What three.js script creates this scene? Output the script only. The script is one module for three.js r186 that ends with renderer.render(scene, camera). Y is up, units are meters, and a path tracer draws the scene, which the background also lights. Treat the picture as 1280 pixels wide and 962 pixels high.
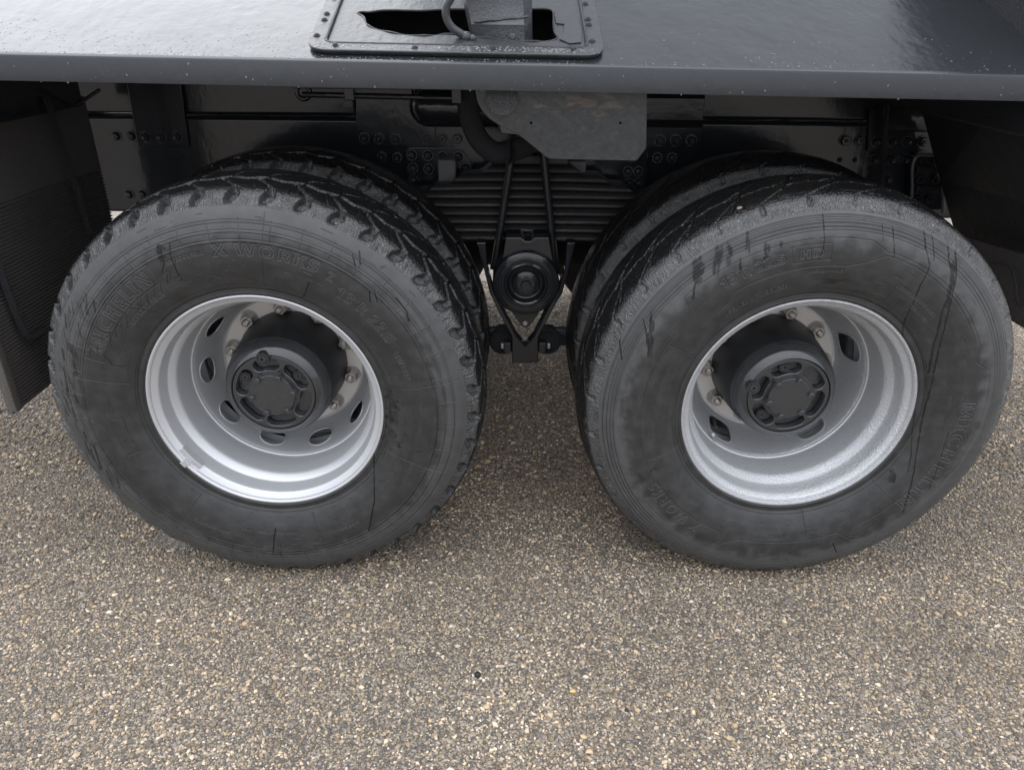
import * as THREE from 'three';
import { RoundedBoxGeometry } from 'three/addons/geometries/RoundedBoxGeometry.js';
import { mergeGeometries, mergeVertices, toCreasedNormals } from 'three/addons/utils/BufferGeometryUtils.js';
import { ImprovedNoise } from 'three/addons/math/ImprovedNoise.js';

// ------------------------------------------------------------------ camera, sky, sun, exposure
const W = 1280, H = 962, FOCAL = 926.63;
const CAM = new THREE.Vector3(-0.0724, 1.437, 1.6565), YAW = -0.01136, PITCH = -0.46366, ROLL = 0.01111;
const scene = new THREE.Scene();
const camera = new THREE.PerspectiveCamera(2 * Math.atan(H / 2 / FOCAL) * 180 / Math.PI, W / H, 0.05, 900);
camera.position.copy(CAM);
camera.rotation.set(PITCH, YAW, ROLL, 'YXZ');
camera.updateMatrixWorld(true);

const renderer = new THREE.WebGLRenderer({ antialias: true });
renderer.setSize(1024, 769);
renderer.toneMapping = THREE.LinearToneMapping;
renderer.toneMappingExposure = 2.4;
renderer.shadowMap.enabled = true;

const noise3 = new ImprovedNoise();
const fbm = (x, y, z, o = 4) => { let s = 0, a = 0.5, f = 1; for (let i = 0; i < o; i++) { s += a * noise3.noise(x * f, y * f, z * f); a *= 0.5; f *= 2.03; } return s; };
const clamp = THREE.MathUtils.clamp, sstep = THREE.MathUtils.smoothstep, lerp = THREE.MathUtils.lerp;
function rng(seed) { let s = seed | 0; return () => { s = (s + 0x6d2b79f5) | 0; let t = Math.imul(s ^ (s >>> 15), 1 | s); t = (t + Math.imul(t ^ (t >>> 7), 61 | t)) ^ t; return ((t ^ (t >>> 14)) >>> 0) / 4294967296; }; }

// thin bright overcast; the sun stands behind the truck and to the left, veiled by cloud
const SUN = new THREE.Vector3(-0.47, 0.63, -0.60).normalize();
{
  const w = 1024, h = 512, data = new Float32Array(w * h * 4), d = new THREE.Vector3();
  for (let j = 0; j < h; j++) {
    const up = ((j + 0.5) / h - 0.5) * Math.PI;
    for (let i = 0; i < w; i++) {
      const az = ((i + 0.5) / w - 0.5) * 2 * Math.PI, o = (j * w + i) * 4;
      d.set(Math.cos(az) * Math.cos(up), Math.sin(up), Math.sin(az) * Math.cos(up));
      const ang = Math.acos(clamp(d.dot(SUN), -1, 1)) * 180 / Math.PI;
      const yy = Math.max(d.y, 0) + 0.22, cl = fbm(d.x / yy * 1.1 + 3.1, d.z / yy * 1.1, 1.7, 5);
      const veil = 1 + 0.45 * cl;
      const glow = 0.25 * Math.exp(-((ang / 18) ** 2)) + 0.25 * Math.exp(-ang / 30);
      const v = (1.45 * (1 + 2 * Math.max(d.y, 0)) / 3 * veil +                                          // overcast: a third as bright at the horizon as overhead
        glow * (1 + 0.35 * cl)) * (d.y < 0 ? 0.25 : 1);
      const blue = clamp(0.5 - cl * 0.9, 0, 1);
      data[o] = v * lerp(0.965, 0.91, blue); data[o + 1] = v * lerp(0.99, 0.96, blue); data[o + 2] = v * lerp(1.04, 1.08, blue); data[o + 3] = 1;
    }
  }
  const t = new THREE.DataTexture(data, w, h, THREE.RGBAFormat, THREE.FloatType);
  t.mapping = THREE.EquirectangularReflectionMapping; t.magFilter = t.minFilter = THREE.LinearFilter; t.wrapS = THREE.RepeatWrapping; t.needsUpdate = true;
  scene.background = t; scene.environment = t;
}
const sun = new THREE.DirectionalLight(new THREE.Color(1, 0.96, 0.9), 0.5);
sun.position.copy(SUN).multiplyScalar(12);
sun.castShadow = true; sun.shadow.radius = 130; sun.shadow.mapSize.set(2048, 2048);
Object.assign(sun.shadow.camera, { left: -6, right: 6, top: 6, bottom: -6, near: 0.5, far: 40 });
scene.add(sun, sun.target);

// ------------------------------------------------------------------ helpers
const RM = new THREE.Matrix3().setFromMatrix4(camera.matrixWorld);
const ray = (u, v) => new THREE.Vector3((u - W / 2) / FOCAL, -(v - H / 2) / FOCAL, -1).applyMatrix3(RM);
function at(u, v, z) { const d = ray(u, v), t = (z - CAM.z) / d.z; return d.multiplyScalar(t).add(CAM); }      // pixel on an upright lengthwise plane
function atX(u, v, x) { const d = ray(u, v), t = (x - CAM.x) / d.x; return d.multiplyScalar(t).add(CAM); }
const V2 = (x, y) => new THREE.Vector2(x, y), V3 = (x, y, z) => new THREE.Vector3(x, y, z);
function mesh(name, geo, mat, parent = scene) {
  const m = new THREE.Mesh(geo, mat); m.name = name; m.castShadow = m.receiveShadow = true; parent.add(m); return m;
}
function group(name, parent, x = 0, y = 0, z = 0) { const g = new THREE.Group(); g.name = name; g.position.set(x, y, z); parent.add(g); return g; }
const clean = (g) => { const n = g.index ? g.toNonIndexed() : g; for (const k of Object.keys(n.attributes)) if (!['position', 'normal', 'uv'].includes(k)) n.deleteAttribute(k); return n; };
const merge = (list) => mergeGeometries(list.map(clean));
function rbox(x0, x1, y0, y1, z0, z1, r = 0.004, seg = 3) {
  const g = new RoundedBoxGeometry(x1 - x0, y1 - y0, z1 - z0, seg, Math.min(r, (x1 - x0) / 2.01, (y1 - y0) / 2.01, (z1 - z0) / 2.01));
  g.translate((x0 + x1) / 2, (y0 + y1) / 2, (z0 + z1) / 2);
  const p = g.attributes.position, n = g.attributes.normal, uv = g.attributes.uv;                          // uv in metres
  for (let i = 0; i < p.count; i++) { const a = Math.abs(n.getX(i)), b = Math.abs(n.getY(i)), c = Math.abs(n.getZ(i)); if (c >= a && c >= b) uv.setXY(i, p.getX(i), p.getY(i)); else if (b >= a) uv.setXY(i, p.getX(i), p.getZ(i)); else uv.setXY(i, p.getZ(i), p.getY(i)); }
  return g;
}
// outline in the XY plane extruded so that its front face lies at z
function plate(pts, z, thick, { holes = [], bevel = 0.0015, seg = 2, curve = 12 } = {}) {
  const s = pts instanceof THREE.Shape ? pts : new THREE.Shape(pts.map((p) => V2(p.x, p.y)));
  for (const h of holes) s.holes.push(h instanceof THREE.Path ? h : new THREE.Path(h.map((p) => V2(p.x, p.y))));
  const g = new THREE.ExtrudeGeometry(s, { depth: Math.max(thick - 2 * bevel, 1e-4), bevelEnabled: bevel > 0, bevelThickness: bevel, bevelSize: bevel, bevelOffset: -bevel, bevelSegments: seg, curveSegments: curve });
  g.translate(0, 0, z - thick + bevel); return g;
}
const pxPlate = (list, z, thick, o) => plate(list.map(([u, v]) => at(u, v, z)), z, thick, o);
const circlePath = (x, y, r) => { const p = new THREE.Path(); p.absarc(x, y, r, 0, Math.PI * 2, true); return p; };
function roundShape(pts, r) {                                                                                // polygon with rounded corners
  const s = new THREE.Shape(), n = pts.length;
  for (let i = 0; i < n; i++) {
    const a = pts[(i + n - 1) % n], b = pts[i], c = pts[(i + 1) % n], rr = Array.isArray(r) ? r[i] : r;
    const u = V2(a.x - b.x, a.y - b.y), w = V2(c.x - b.x, c.y - b.y), k = Math.min(rr, u.length() / 2.1, w.length() / 2.1);
    u.setLength(k).add(V2(b.x, b.y)); w.setLength(k).add(V2(b.x, b.y));
    if (i) s.lineTo(u.x, u.y); else s.moveTo(u.x, u.y);
    s.quadraticCurveTo(b.x, b.y, w.x, w.y);
  }
  s.closePath(); return s;
}
const tube = (pts, r, seg = 40, rad = 12) => new THREE.TubeGeometry(new THREE.CatmullRomCurve3(pts), seg, r, rad, false);
const rod = (a, b, r, rad = 14) => new THREE.TubeGeometry(new THREE.LineCurve3(a, b), 1, r, rad, false);
function cappedRod(a, b, r, rad = 16) {
  const d = b.clone().sub(a), g = new THREE.CylinderGeometry(r, r, d.length(), rad); g.applyQuaternion(new THREE.Quaternion().setFromUnitVectors(V3(0, 1, 0), d.clone().normalize())); g.translate((a.x + b.x) / 2, (a.y + b.y) / 2, (a.z + b.z) / 2); return g;
}
// lathe round the z axis; profile = [[radius, z], ...] from the inner side out
function latheZ(prof, seg = 96, crease = 0.6) {
  let g = new THREE.LatheGeometry(prof.map(([r, z]) => V2(r, z)), seg); g.rotateX(Math.PI / 2);
  // lathe y -> z ; rotateX(90deg) sends y to z
  g.deleteAttribute('normal'); const uv = g.attributes.uv.clone(); g = toCreasedNormals(g, crease); return g;
}
function hexPrism(r, h, bevel = 0.0012) { const s = new THREE.Shape(); for (let i = 0; i < 6; i++) { const a = i * Math.PI / 3; if (i) s.lineTo(r * Math.cos(a), r * Math.sin(a)); else s.moveTo(r, 0); } s.closePath(); const g = new THREE.ExtrudeGeometry(s, { depth: h - bevel, bevelEnabled: true, bevelThickness: bevel, bevelSize: bevel, bevelOffset: -bevel, bevelSegments: 1, steps: 1 }); return g; }
const discZ = (r0, r1, z0, z1, n = 20) => { const g = new THREE.CylinderGeometry(r1, r0, z1 - z0, n); g.rotateX(Math.PI / 2); g.translate(0, 0, (z0 + z1) / 2); return g; };
const BOLT = merge([discZ(0.0165, 0.0165, 0, 0.003), hexPrism(0.0135, 0.013).translate(0, 0, 0.003), discZ(0.006, 0.005, 0.014, 0.021, 12)]);
const RIVET = merge([discZ(0.0155, 0.0155, 0, 0.0025), discZ(0.0125, 0.008, 0.002, 0.011, 14), discZ(0.008, 0.001, 0.011, 0.0135, 14)]);
const STUD = merge([discZ(0.0165, 0.0165, 0, 0.003), hexPrism(0.0135, 0.014).translate(0, 0, 0.003), discZ(0.0085, 0.0075, 0.016, 0.034, 12)]);
const SMALL_BOLT = merge([discZ(0.0075, 0.0075, 0, 0.0015, 14), hexPrism(0.0058, 0.005, 0.0008).translate(0, 0, 0.0015)]);

function noiseTex(n, scale, seed, { oct = 4, gain = 1, bias = 0.5, stretch = 1, srgb = false } = {}) {                // tileable grey noise
  const data = new Uint8Array(n * n * 4);
  for (let j = 0; j < n; j++) for (let i = 0; i < n; i++) {
    const a = i / n * 2 * Math.PI, b = j / n * 2 * Math.PI, R = scale / (2 * Math.PI), o = (j * n + i) * 4;
    let s = 0, amp = 0.5, f = 1;
    for (let k = 0; k < oct; k++) { s += amp * (noise3.noise(Math.cos(a) * R * f + seed, Math.sin(a) * R * f, Math.cos(b) * R * f * stretch + seed * 2.7) + noise3.noise(Math.sin(b) * R * f * stretch + 7.3, Math.sin(a) * R * f + 4.1 + seed, Math.cos(a) * R * f)); amp *= 0.55; f *= 2; }
    const v = clamp((bias + s * gain) * 255, 0, 255); data[o] = data[o + 1] = data[o + 2] = v; data[o + 3] = 255;
  }
  const t = new THREE.DataTexture(data, n, n); t.wrapS = t.wrapT = THREE.RepeatWrapping; t.magFilter = t.minFilter = THREE.LinearFilter; if (srgb) t.colorSpace = THREE.SRGBColorSpace; t.needsUpdate = true; return t;
}
const rep = (t, x, y = x) => { const c = t.clone(); c.repeat.set(x, y); c.needsUpdate = true; return c; };
const N_FINE = noiseTex(512, 40, 1.3), N_MID = noiseTex(512, 10, 5.1), N_GRIT = noiseTex(512, 110, 9.7, { oct: 2, gain: 1.1 });

// ------------------------------------------------------------------ materials
const col = (r, g = r, b = r) => new THREE.Color().setRGB(r, g, b);
const std = (o) => new THREE.MeshStandardMaterial(o), phys = (o) => new THREE.MeshPhysicalMaterial(o);
const PAINT = col(0.0165, 0.018, 0.0205);                                                                       // the one black paint of truck, deck and chassis
const M = {
  deck: std({ color: PAINT, roughness: 0.24, bumpMap: rep(N_MID, 1.3), bumpScale: 0.0012 }),
  fascia: std({ color: PAINT, roughness: 0.24, bumpMap: rep(N_MID, 2), bumpScale: 0.0004 }),
  cover: phys({ color: PAINT, roughness: 0.5, clearcoat: 0.35, clearcoatRoughness: 0.3, bumpMap: rep(N_MID, 5), bumpScale: 0.0016 }),
  post: phys({ color: col(0.038, 0.041, 0.046), roughness: 0.42, clearcoat: 0.6, clearcoatRoughness: 0.25, bumpMap: rep(N_FINE, 6), bumpScale: 0.0008 }),
  chassis: std({ color: PAINT, roughness: 0.15, bumpMap: rep(N_MID, 2), bumpScale: 0.0004 }),
  rough: std({ color: PAINT, roughness: 0.5, bumpMap: rep(N_FINE, 6), bumpScale: 0.0012 }),
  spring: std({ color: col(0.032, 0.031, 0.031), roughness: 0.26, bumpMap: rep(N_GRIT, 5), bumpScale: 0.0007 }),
  hang: std({ color: col(0.036, 0.039, 0.040), roughness: 0.3, bumpMap: rep(N_MID, 4), bumpScale: 0.0009 }),
  silver: std({ color: col(0.50, 0.505, 0.515), metalness: 0.5, roughness: 0.42 }),
  silverRough: std({ color: col(0.49, 0.497, 0.507), metalness: 0.55, roughness: 0.42, bumpMap: rep(N_FINE, 10, 4), bumpScale: 0.0012 }),
  disc: std({ color: col(0.36, 0.365, 0.37), metalness: 0.3, roughness: 0.42 }),
  flat: std({ color: col(0.62, 0.585, 0.545), metalness: 0.2, roughness: 0.42 }),
  steel: std({ color: col(0.42, 0.40, 0.37), metalness: 0.75, roughness: 0.36 }),
  hub: phys({ color: PAINT, roughness: 0.45, clearcoat: 0.2, clearcoatRoughness: 0.3 }),
  hubFace: phys({ color: PAINT, roughness: 0.24, clearcoat: 1, clearcoatRoughness: 0.08, bumpMap: rep(N_FINE, 8), bumpScale: 0.0008 }),
  flap: std({ color: col(0.075, 0.069, 0.064), roughness: 0.36, bumpMap: rep(N_FINE, 6), bumpScale: 0.0012 }),
  guard: std({ color: PAINT, roughness: 0.62, bumpMap: rep(N_MID, 3), bumpScale: 0.001 }),
  hole: std({ color: col(0.004), roughness: 0.9 }),
  axle: std({ color: col(0.016, 0.012, 0.010), roughness: 0.6, bumpMap: rep(N_FINE, 3), bumpScale: 0.002 }),
};

// ------------------------------------------------------------------ ground
const HX = 0.675, HY = 0.5453, R_TYRE = 0.557;
const rand = rng(77);
{
  const n = 1024, data = new Uint8Array(n * n * 4), hgt = new Uint8Array(n * n * 4), h = new Float32Array(n * n), c = new Float32Array(n * n * 3);
  for (let i = 0; i < n * n; i++) { const x = i % n, y = (i / n) | 0; const g = rand(); h[i] = 0.15 + 0.12 * g; const k = 0.055 + 0.05 * g; c[i * 3] = k * 1.12; c[i * 3 + 1] = k; c[i * 3 + 2] = k * 0.86; }
  const chips = 34000;                                                                                       // 0.9 m of fine chippings
  for (let k = 0; k < chips; k++) {
    const cx = rand() * n, cy = rand() * n, r = 1.6 + 3.0 * rand() ** 1.8, e = 0.6 + 0.8 * rand(), a = rand() * 3.14, tone = rand(), br = 0.5 + 0.7 * rand();
    const base = tone < 0.5 ? [0.33, 0.275, 0.21] : tone < 0.78 ? [0.25, 0.195, 0.135] : [0.15, 0.135, 0.115], top = 0.4 + 0.5 * rand(), ca = Math.cos(a), sa = Math.sin(a);
    const m = Math.ceil(r * 1.5);
    for (let dy = -m; dy <= m; dy++) for (let dx = -m; dx <= m; dx++) {
      const u = (dx * ca + dy * sa) / (r * e), v = (-dx * sa + dy * ca) / (r / e), q = Math.pow(Math.abs(u), 3) + Math.pow(Math.abs(v), 3); if (q > 1) continue;
      const i = (((cy + dy) | 0) + n) % n * n + (((cx + dx) | 0) + n) % n, hh = top * (1 - 0.35 * q); if (hh < h[i]) continue;
      h[i] = hh; for (let s = 0; s < 3; s++) c[i * 3 + s] = base[s] * br;
    }
  }
  for (let i = 0; i < n * n; i++) { for (let s = 0; s < 3; s++) { const l = clamp(c[i * 3 + s], 0, 1); data[i * 4 + s] = 255 * (l <= 0.0031308 ? l * 12.92 : 1.055 * Math.pow(l, 1 / 2.4) - 0.055); hgt[i * 4 + s] = 255 * h[i]; } data[i * 4 + 3] = hgt[i * 4 + 3] = 255; }
  const mk = (d, srgb) => { const t = new THREE.DataTexture(d, n, n); t.wrapS = t.wrapT = THREE.RepeatWrapping; t.magFilter = t.minFilter = THREE.LinearFilter; t.generateMipmaps = true; if (srgb) t.colorSpace = THREE.SRGBColorSpace; t.repeat.set(1 / 0.9, 1 / 0.9); t.needsUpdate = true; return t; };
  const mat = std({ map: mk(data, true), bumpMap: mk(hgt, false), bumpScale: 0.005, roughness: 0.62 });
  const g = new THREE.PlaneGeometry(500, 500, 1, 1); g.rotateX(-Math.PI / 2);
  const p = g.attributes.position, uv = g.attributes.uv; for (let i = 0; i < p.count; i++) uv.setXY(i, p.getX(i), p.getZ(i));
  const gr = mesh('asphalt_ground', g, mat);
  gr.userData = { kind: 'structure', label: 'worn asphalt yard surface of tan and grey chippings', category: 'ground' };
}
{
  // loose-looking aggregate standing proud of the binder, as far as single stones can be told apart
  const kinds = [
    ['pale_chippings', 'pale cream stone chippings bedded in the asphalt', [0.47, 0.39, 0.295], 0.34],
    ['tan_chippings', 'tan and ochre stone chippings bedded in the asphalt', [0.35, 0.27, 0.18], 0.36],
    ['grey_chippings', 'grey stone chippings bedded in the asphalt', [0.19, 0.165, 0.138], 0.28],
  ];
  const list = kinds.map(() => []);
  const x0 = -2.75, x1 = 2.85, z0 = -2.6, z1 = 0.74; let step = 0.0063;
  for (let z = z0; z < z1; z += step) for (let x = x0; x < x1; x += step) {
    const px = x + (rand() - 0.5) * step * 1.5, pz = z + (rand() - 0.5) * step * 1.5, pick = rand(), size = rand(), br = rand(), rot = rand() * 6.28, e = rand(), tilt = rand() - 0.5, warm = rand();
    if (Math.abs(px + 0.04) > 1.16 + (0.62 - pz) * 0.64) continue;                                            // wedge that the picture covers
    const hid = pz < -0.12 && pz > -2.0 && Math.abs(Math.abs(px) - 0.72) < 0.42; if (hid) continue;              // behind the wheels
    if (pz < -0.5 && rand() < 0.45) continue;
    let dens = 0.86 + 0.5 * fbm(px * 3, pz * 3, 0.3, 3); if (rand() > dens) continue;
    const patch = fbm(px * 1.7, pz * 1.7, 4.4, 3);
    const k = pick + patch * 0.5 < kinds[0][3] ? 0 : pick < kinds[0][3] + kinds[1][3] ? 1 : 2;
    list[k].push([px, pz, (0.0019 + 0.0031 * Math.pow(size, 2.0) + (size > 0.985 ? 0.0022 : 0)) * (pz < -0.5 ? 1.35 : 1), br, rot, e, tilt, warm]);
  }
  const m4 = new THREE.Matrix4(), q = new THREE.Quaternion(), E = new THREE.Euler(), c = new THREE.Color();
  kinds.forEach(([name, label, rgb], k) => {
    const r = rng(900 + k), g0 = mergeVertices(new THREE.IcosahedronGeometry(1, 0).deleteAttribute('normal').deleteAttribute('uv')), p = g0.attributes.position;
    for (let i = 0; i < p.count; i++) { const s = 0.62 + 0.7 * r(); p.setXYZ(i, p.getX(i) * s, p.getY(i) * s, p.getZ(i) * s); }
    const g = g0.toNonIndexed(); g.computeVertexNormals();
    const im = new THREE.InstancedMesh(g, std({ color: 0xffffff, roughness: 0.58 }), list[k].length);
    list[k].forEach(([x, z, s, br, rot, e, tilt, warm], i) => {
      q.setFromEuler(E.set(tilt * 0.7, rot, (e - 0.5) * 0.6));
      m4.compose(V3(x, -0.0004 + s * 0.2, z), q, V3(s * (0.8 + 0.7 * e), s * (0.62 + 0.25 * br), s * (0.85 + 0.3 * (1 - e)))); im.setMatrixAt(i, m4);
      const b = (0.45 + 1.0 * br * br) * (1 + 0.55 * fbm(x * 2.3 + 5, z * 2.3, 7.7, 4)); im.setColorAt(i, c.setRGB(rgb[0] * b, rgb[1] * b * (0.95 + 0.05 * warm), rgb[2] * b * (0.82 + 0.25 * warm)));
    });
    im.name = name; im.castShadow = im.receiveShadow = true; scene.add(im);
    im.userData = { kind: 'stuff', label, category: 'chippings' };
  });
}

// ------------------------------------------------------------------ the truck
const truck = group('truck', scene);
truck.userData = { label: 'black heavy truck with tandem dual wheels under a sloping steel deck', category: 'truck' };

// ---- deck: a sheet that climbs 21.5 degrees from its edge to the middle of the truck
const SL = 21.5 * Math.PI / 180, MID = -1.22, TILT = -0.0095;
const eS = V3(0, Math.sin(SL), -Math.cos(SL)), eN = V3(0, Math.cos(SL), Math.sin(SL)), EDGE_Y = 1.3435;
function onDeck(u, v) {                                                                                        // pixel -> [x, s] on the sheet
  const d = ray(u, v), o = V3(0, EDGE_Y, 0), n = V3(1, TILT, 0).cross(eS).normalize();
  const t = o.sub(CAM).dot(n) / d.dot(n), P = d.multiplyScalar(t).add(CAM); return V2(P.x, -P.z / Math.cos(SL));
}
const DECK_M = new THREE.Matrix4().makeBasis(V3(1, TILT, 0), eS, eN).setPosition(0, EDGE_Y, 0);
const dk = (geo, lift = 0) => { geo.translate(0, 0, lift); geo.applyMatrix4(DECK_M); return geo; };
const S_RIDGE = -MID / Math.cos(SL), X_LEFT = -3.3, X_RIGHT = 2.4;
const z32 = (a, b) => onDeck(370 + a / 3.2, b / 3.2);
const tear = [[247, 65], [262, 60], [290, 57], [340, 54], [400, 52], [500, 51], [620, 50], [760, 49], [900, 48], [990, 48], [1024, 51], [1030, 70], [1029, 110], [1034, 140], [1046, 163], [1030, 172], [990, 177], [950, 178], [890, 175], [830, 170], [760, 164], [700, 158], [650, 151], [600, 148], [560, 152], [520, 155], [475, 154], [430, 150], [385, 143], [340, 133], [310, 124], [290, 114], [280, 104], [276, 88], [268, 76]].map(([a, b]) => z32(a, b));
{
  const s = new THREE.Shape([V2(X_LEFT, 0.004), V2(X_RIGHT, 0.004), V2(X_RIGHT, S_RIDGE), V2(X_LEFT, S_RIDGE)]);
  s.holes.push(new THREE.Path([V2(-0.40, 0.09), V2(-0.40, 0.45), V2(0.07, 0.45), V2(0.07, 0.09)]));
  const g = new THREE.ExtrudeGeometry(s, { depth: 0.004, bevelEnabled: false }); dk(g, -0.004);
  mesh('deck_plate', g, M.deck, truck);
  // the bent edge: rounded corner and upright lip
  const lip = new THREE.Shape(); const rr = 0.0045;
  lip.moveTo(-0.0045, -0.05); lip.lineTo(0, -0.05); lip.lineTo(0, -rr * 0.9); lip.quadraticCurveTo(0, 0.0004, -rr, 0.0004 + rr * 0.39); lip.lineTo(-rr - 0.004, 0.0004 + (rr + 0.004) * 0.39); lip.lineTo(-rr - 0.004, -0.004 + (rr + 0.004) * 0.39); lip.lineTo(-rr, -0.004 + rr * 0.39); lip.quadraticCurveTo(-0.0045, -0.004, -0.0045, -rr); lip.closePath();
  const lg = new THREE.ExtrudeGeometry(lip, { depth: X_RIGHT - X_LEFT, bevelEnabled: false, curveSegments: 8 }); // (z, y) section pushed along x
  const p = lg.attributes.position, uv = lg.attributes.uv; for (let i = 0; i < p.count; i++) { const a = p.getX(i), b = p.getY(i), c = p.getZ(i), x = X_RIGHT - c; p.setXYZ(i, x, EDGE_Y + TILT * x + b + 0.0002, a); uv.setXY(i, x, b + a); }
  const lg2 = toCreasedNormals(lg.deleteAttribute('normal'), 0.5);
  mesh('deck_edge', lg2, M.fascia, truck);
  const far = new THREE.PlaneGeometry(X_RIGHT - X_LEFT, S_RIDGE); const fb = rbox(X_LEFT, X_RIGHT, -S_RIDGE / 2, S_RIDGE / 2, -0.004, 0, 0.001); far.dispose();
  fb.rotateX(-Math.PI / 2 - SL); fb.translate(0, EDGE_Y + S_RIDGE / 2 * Math.sin(SL), MID * 1.5); mesh('deck_plate', fb, M.deck, truck);
  mesh('deck_edge', rbox(X_LEFT, X_RIGHT, EDGE_Y - 0.05, EDGE_Y, 2 * MID, 2 * MID + 0.005, 0.002), M.fascia, truck);
}
// ---- hatch cover with its bolted flange, torn sheet, column and hose
{
  const cov = group('hatch_cover', truck);
  const xl = -0.488, xr = 0.133, s0 = 0.026, s1 = 0.50, fw = 0.034;
  const outer = roundShape([V2(xl, s0), V2(xr, s0), V2(xr, s1), V2(xl, s1)], 0.05), inner = roundShape([V2(xl + fw, s0 + fw), V2(xr - fw, s0 + fw), V2(xr - fw, s1 - fw), V2(xl + fw, s1 - fw)], 0.022);
  outer.holes.push(inner);
  const pack = outer.clone();
  mesh('gasket', dk(plate(roundShape([V2(xl + 0.003, s0 + 0.004), V2(xr - 0.003, s0 + 0.004), V2(xr - 0.003, s1), V2(xl + 0.003, s1)], 0.05), 0.005, 0.004, { bevel: 0.0005, holes: [roundShape([V2(xl + 0.02, s0 + 0.02), V2(xr - 0.02, s0 + 0.02), V2(xr - 0.02, s1 - 0.02), V2(xl + 0.02, s1 - 0.02)], 0.03)] })), M.rough, cov);
  mesh('flange', dk(plate(pack, 0.012, 0.007, { bevel: 0.0025, seg: 3, curve: 10 })), M.cover, cov);
  // sheet inside the flange, dished and torn open
  const sheet = roundShape([V2(xl + fw - 0.006, s0 + fw - 0.006), V2(xr - fw + 0.006, s0 + fw - 0.006), V2(xr - fw + 0.006, s1 - fw + 0.006), V2(xl + fw - 0.006, s1 - fw + 0.006)], 0.026);
  sheet.holes.push(new THREE.Path(new THREE.CatmullRomCurve3(tear.map((v) => V3(v.x, v.y, 0)), true, 'catmullrom', 0.4).getPoints(110).map((v) => V2(v.x, v.y))));
  mesh('cover_sheet', dk(plate(sheet, 0.0065, 0.003, { bevel: 0.0006 })), M.cover, cov);
  // raised bead along the dish
  const bead = []; for (const pt of inner.getSpacedPoints(120)) bead.push(V3(pt.x, pt.y, 0.0105));
  mesh('bead', dk(new THREE.TubeGeometry(new THREE.CatmullRomCurve3(bead, true), 160, 0.0035, 6, true)), M.cover, cov);
  mesh('well_back', rbox(-0.47, 0.12, 1.312, 1.50, -0.56, -0.55, 0.002), M.rough, cov); mesh('well_floor', rbox(-0.47, 0.12, 1.305, 1.312, -0.55, -0.06, 0.002), M.rough, cov);
  for (const x of [-0.47, 0.11]) mesh('well_side', plate([V3(0.07, 1.312, 0), V3(0.55, 1.312, 0), V3(0.55, 1.50, 0), V3(0.07, 1.352, 0)], 0, 0.008, { bevel: 0.001 }).rotateY(Math.PI / 2).translate(x, 0, 0), M.rough, cov);
  // rolled edge of the tear and a curled flap of sheet
  mesh('torn_edge', dk(new THREE.TubeGeometry(new THREE.CatmullRomCurve3(tear.map((v, i) => V3(v.x, v.y, 0.006 + 0.0015 * Math.sin(i * 2.3))), true, 'catmullrom', 0.4), 140, 0.0024, 6, true)), M.cover, cov);
  const fl = [[1030, 60], [1085, 55], [1120, 78], [1142, 130], [1140, 185], [1095, 190], [1052, 172], [1068, 150], [1072, 112], [1040, 108]].map(([a, b]) => z32(a, b));
  mesh('torn_flap', dk(plate(fl, 0.0095, 0.0028, { bevel: 0.0008 })), M.cover, cov);
  const bolts = [[155, 15], [127, 78], [117, 102], [87, 165], [160, 204], [477, 214], [785, 217], [1107, 220], [1155, 38], [1166, 100], [1170, 122], [1183, 188]];
  for (const [a, b] of bolts) { const q = z32(a, b), g = RIVET.clone(); g.scale(0.5, 0.5, 0.42); g.translate(q.x, q.y, 0.012); mesh('bolt', dk(g), M.cover, cov); }
  // column through the tear
  const c0 = z32(805, 172), base = V3(c0.x, 0, 0).applyMatrix4(DECK_M), P0 = V3(c0.x, c0.y, 0).applyMatrix4(DECK_M);
  const zf = P0.z - 0.012, L = at(589, 55, zf).x, Rr = at(667, 55, zf).x, Lt = at(577, 0, zf).x, Rt = at(666.5, 0, zf).x, y0 = 1.05, yb = at(620, 55, zf).y, yt = at(620, 0, zf).y;
  const sec = (l, r) => { const w = r - l; return [[l, -0.045], [l + w * 0.06, -0.02], [l + w * 0.46, 0.0], [l + w * 0.54, 0.002], [l + w * 0.80, -0.004], [l + w * 0.86, -0.008], [r - w * 0.02, -0.04], [r, -0.07], [r - 0.01, -0.16], [l + 0.01, -0.16]]; };
  const rows = [], ks = [-2.2, 0, 0.25, 0.45, 0.55, 1, 2, 4.5];
  for (const k of ks) { const l = lerp(L, Lt, k), r = lerp(Rr, Rt, k), y = lerp(yb, yt, k); rows.push(sec(l + (k < 0 ? 0.02 : 0), r).map(([x, z]) => [x, y, zf + z + (k > 0.3 && k < 0.5 ? 0.0035 : 0)])); }
  const pos = [], n = rows[0].length; for (let i = 0; i + 1 < rows.length; i++) for (let j = 0; j < n; j++) { const a = rows[i][j], b = rows[i][(j + 1) % n], c = rows[i + 1][(j + 1) % n], d = rows[i + 1][j]; pos.push(...a, ...b, ...c, ...a, ...c, ...d); }
  const pg = new THREE.BufferGeometry(); pg.setAttribute('position', new THREE.Float32BufferAttribute(pos, 3)); const uvs = []; for (let i = 0; i < pos.length; i += 3) uvs.push(pos[i], pos[i + 1]); pg.setAttribute('uv', new THREE.Float32BufferAttribute(uvs, 2));
  const post = group('column', truck); mesh('column_casing', toCreasedNormals(pg, 0.5), M.post, post);
  const bc = at(640.5, 45.5, zf + 0.002), plug = merge([discZ(0.011, 0.011, -0.004, 0.003), hexPrism(0.0065, 0.006, 0.001)]); plug.translate(bc.x, bc.y, zf + 0.002); mesh('plug', plug, M.post, post);
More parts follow.
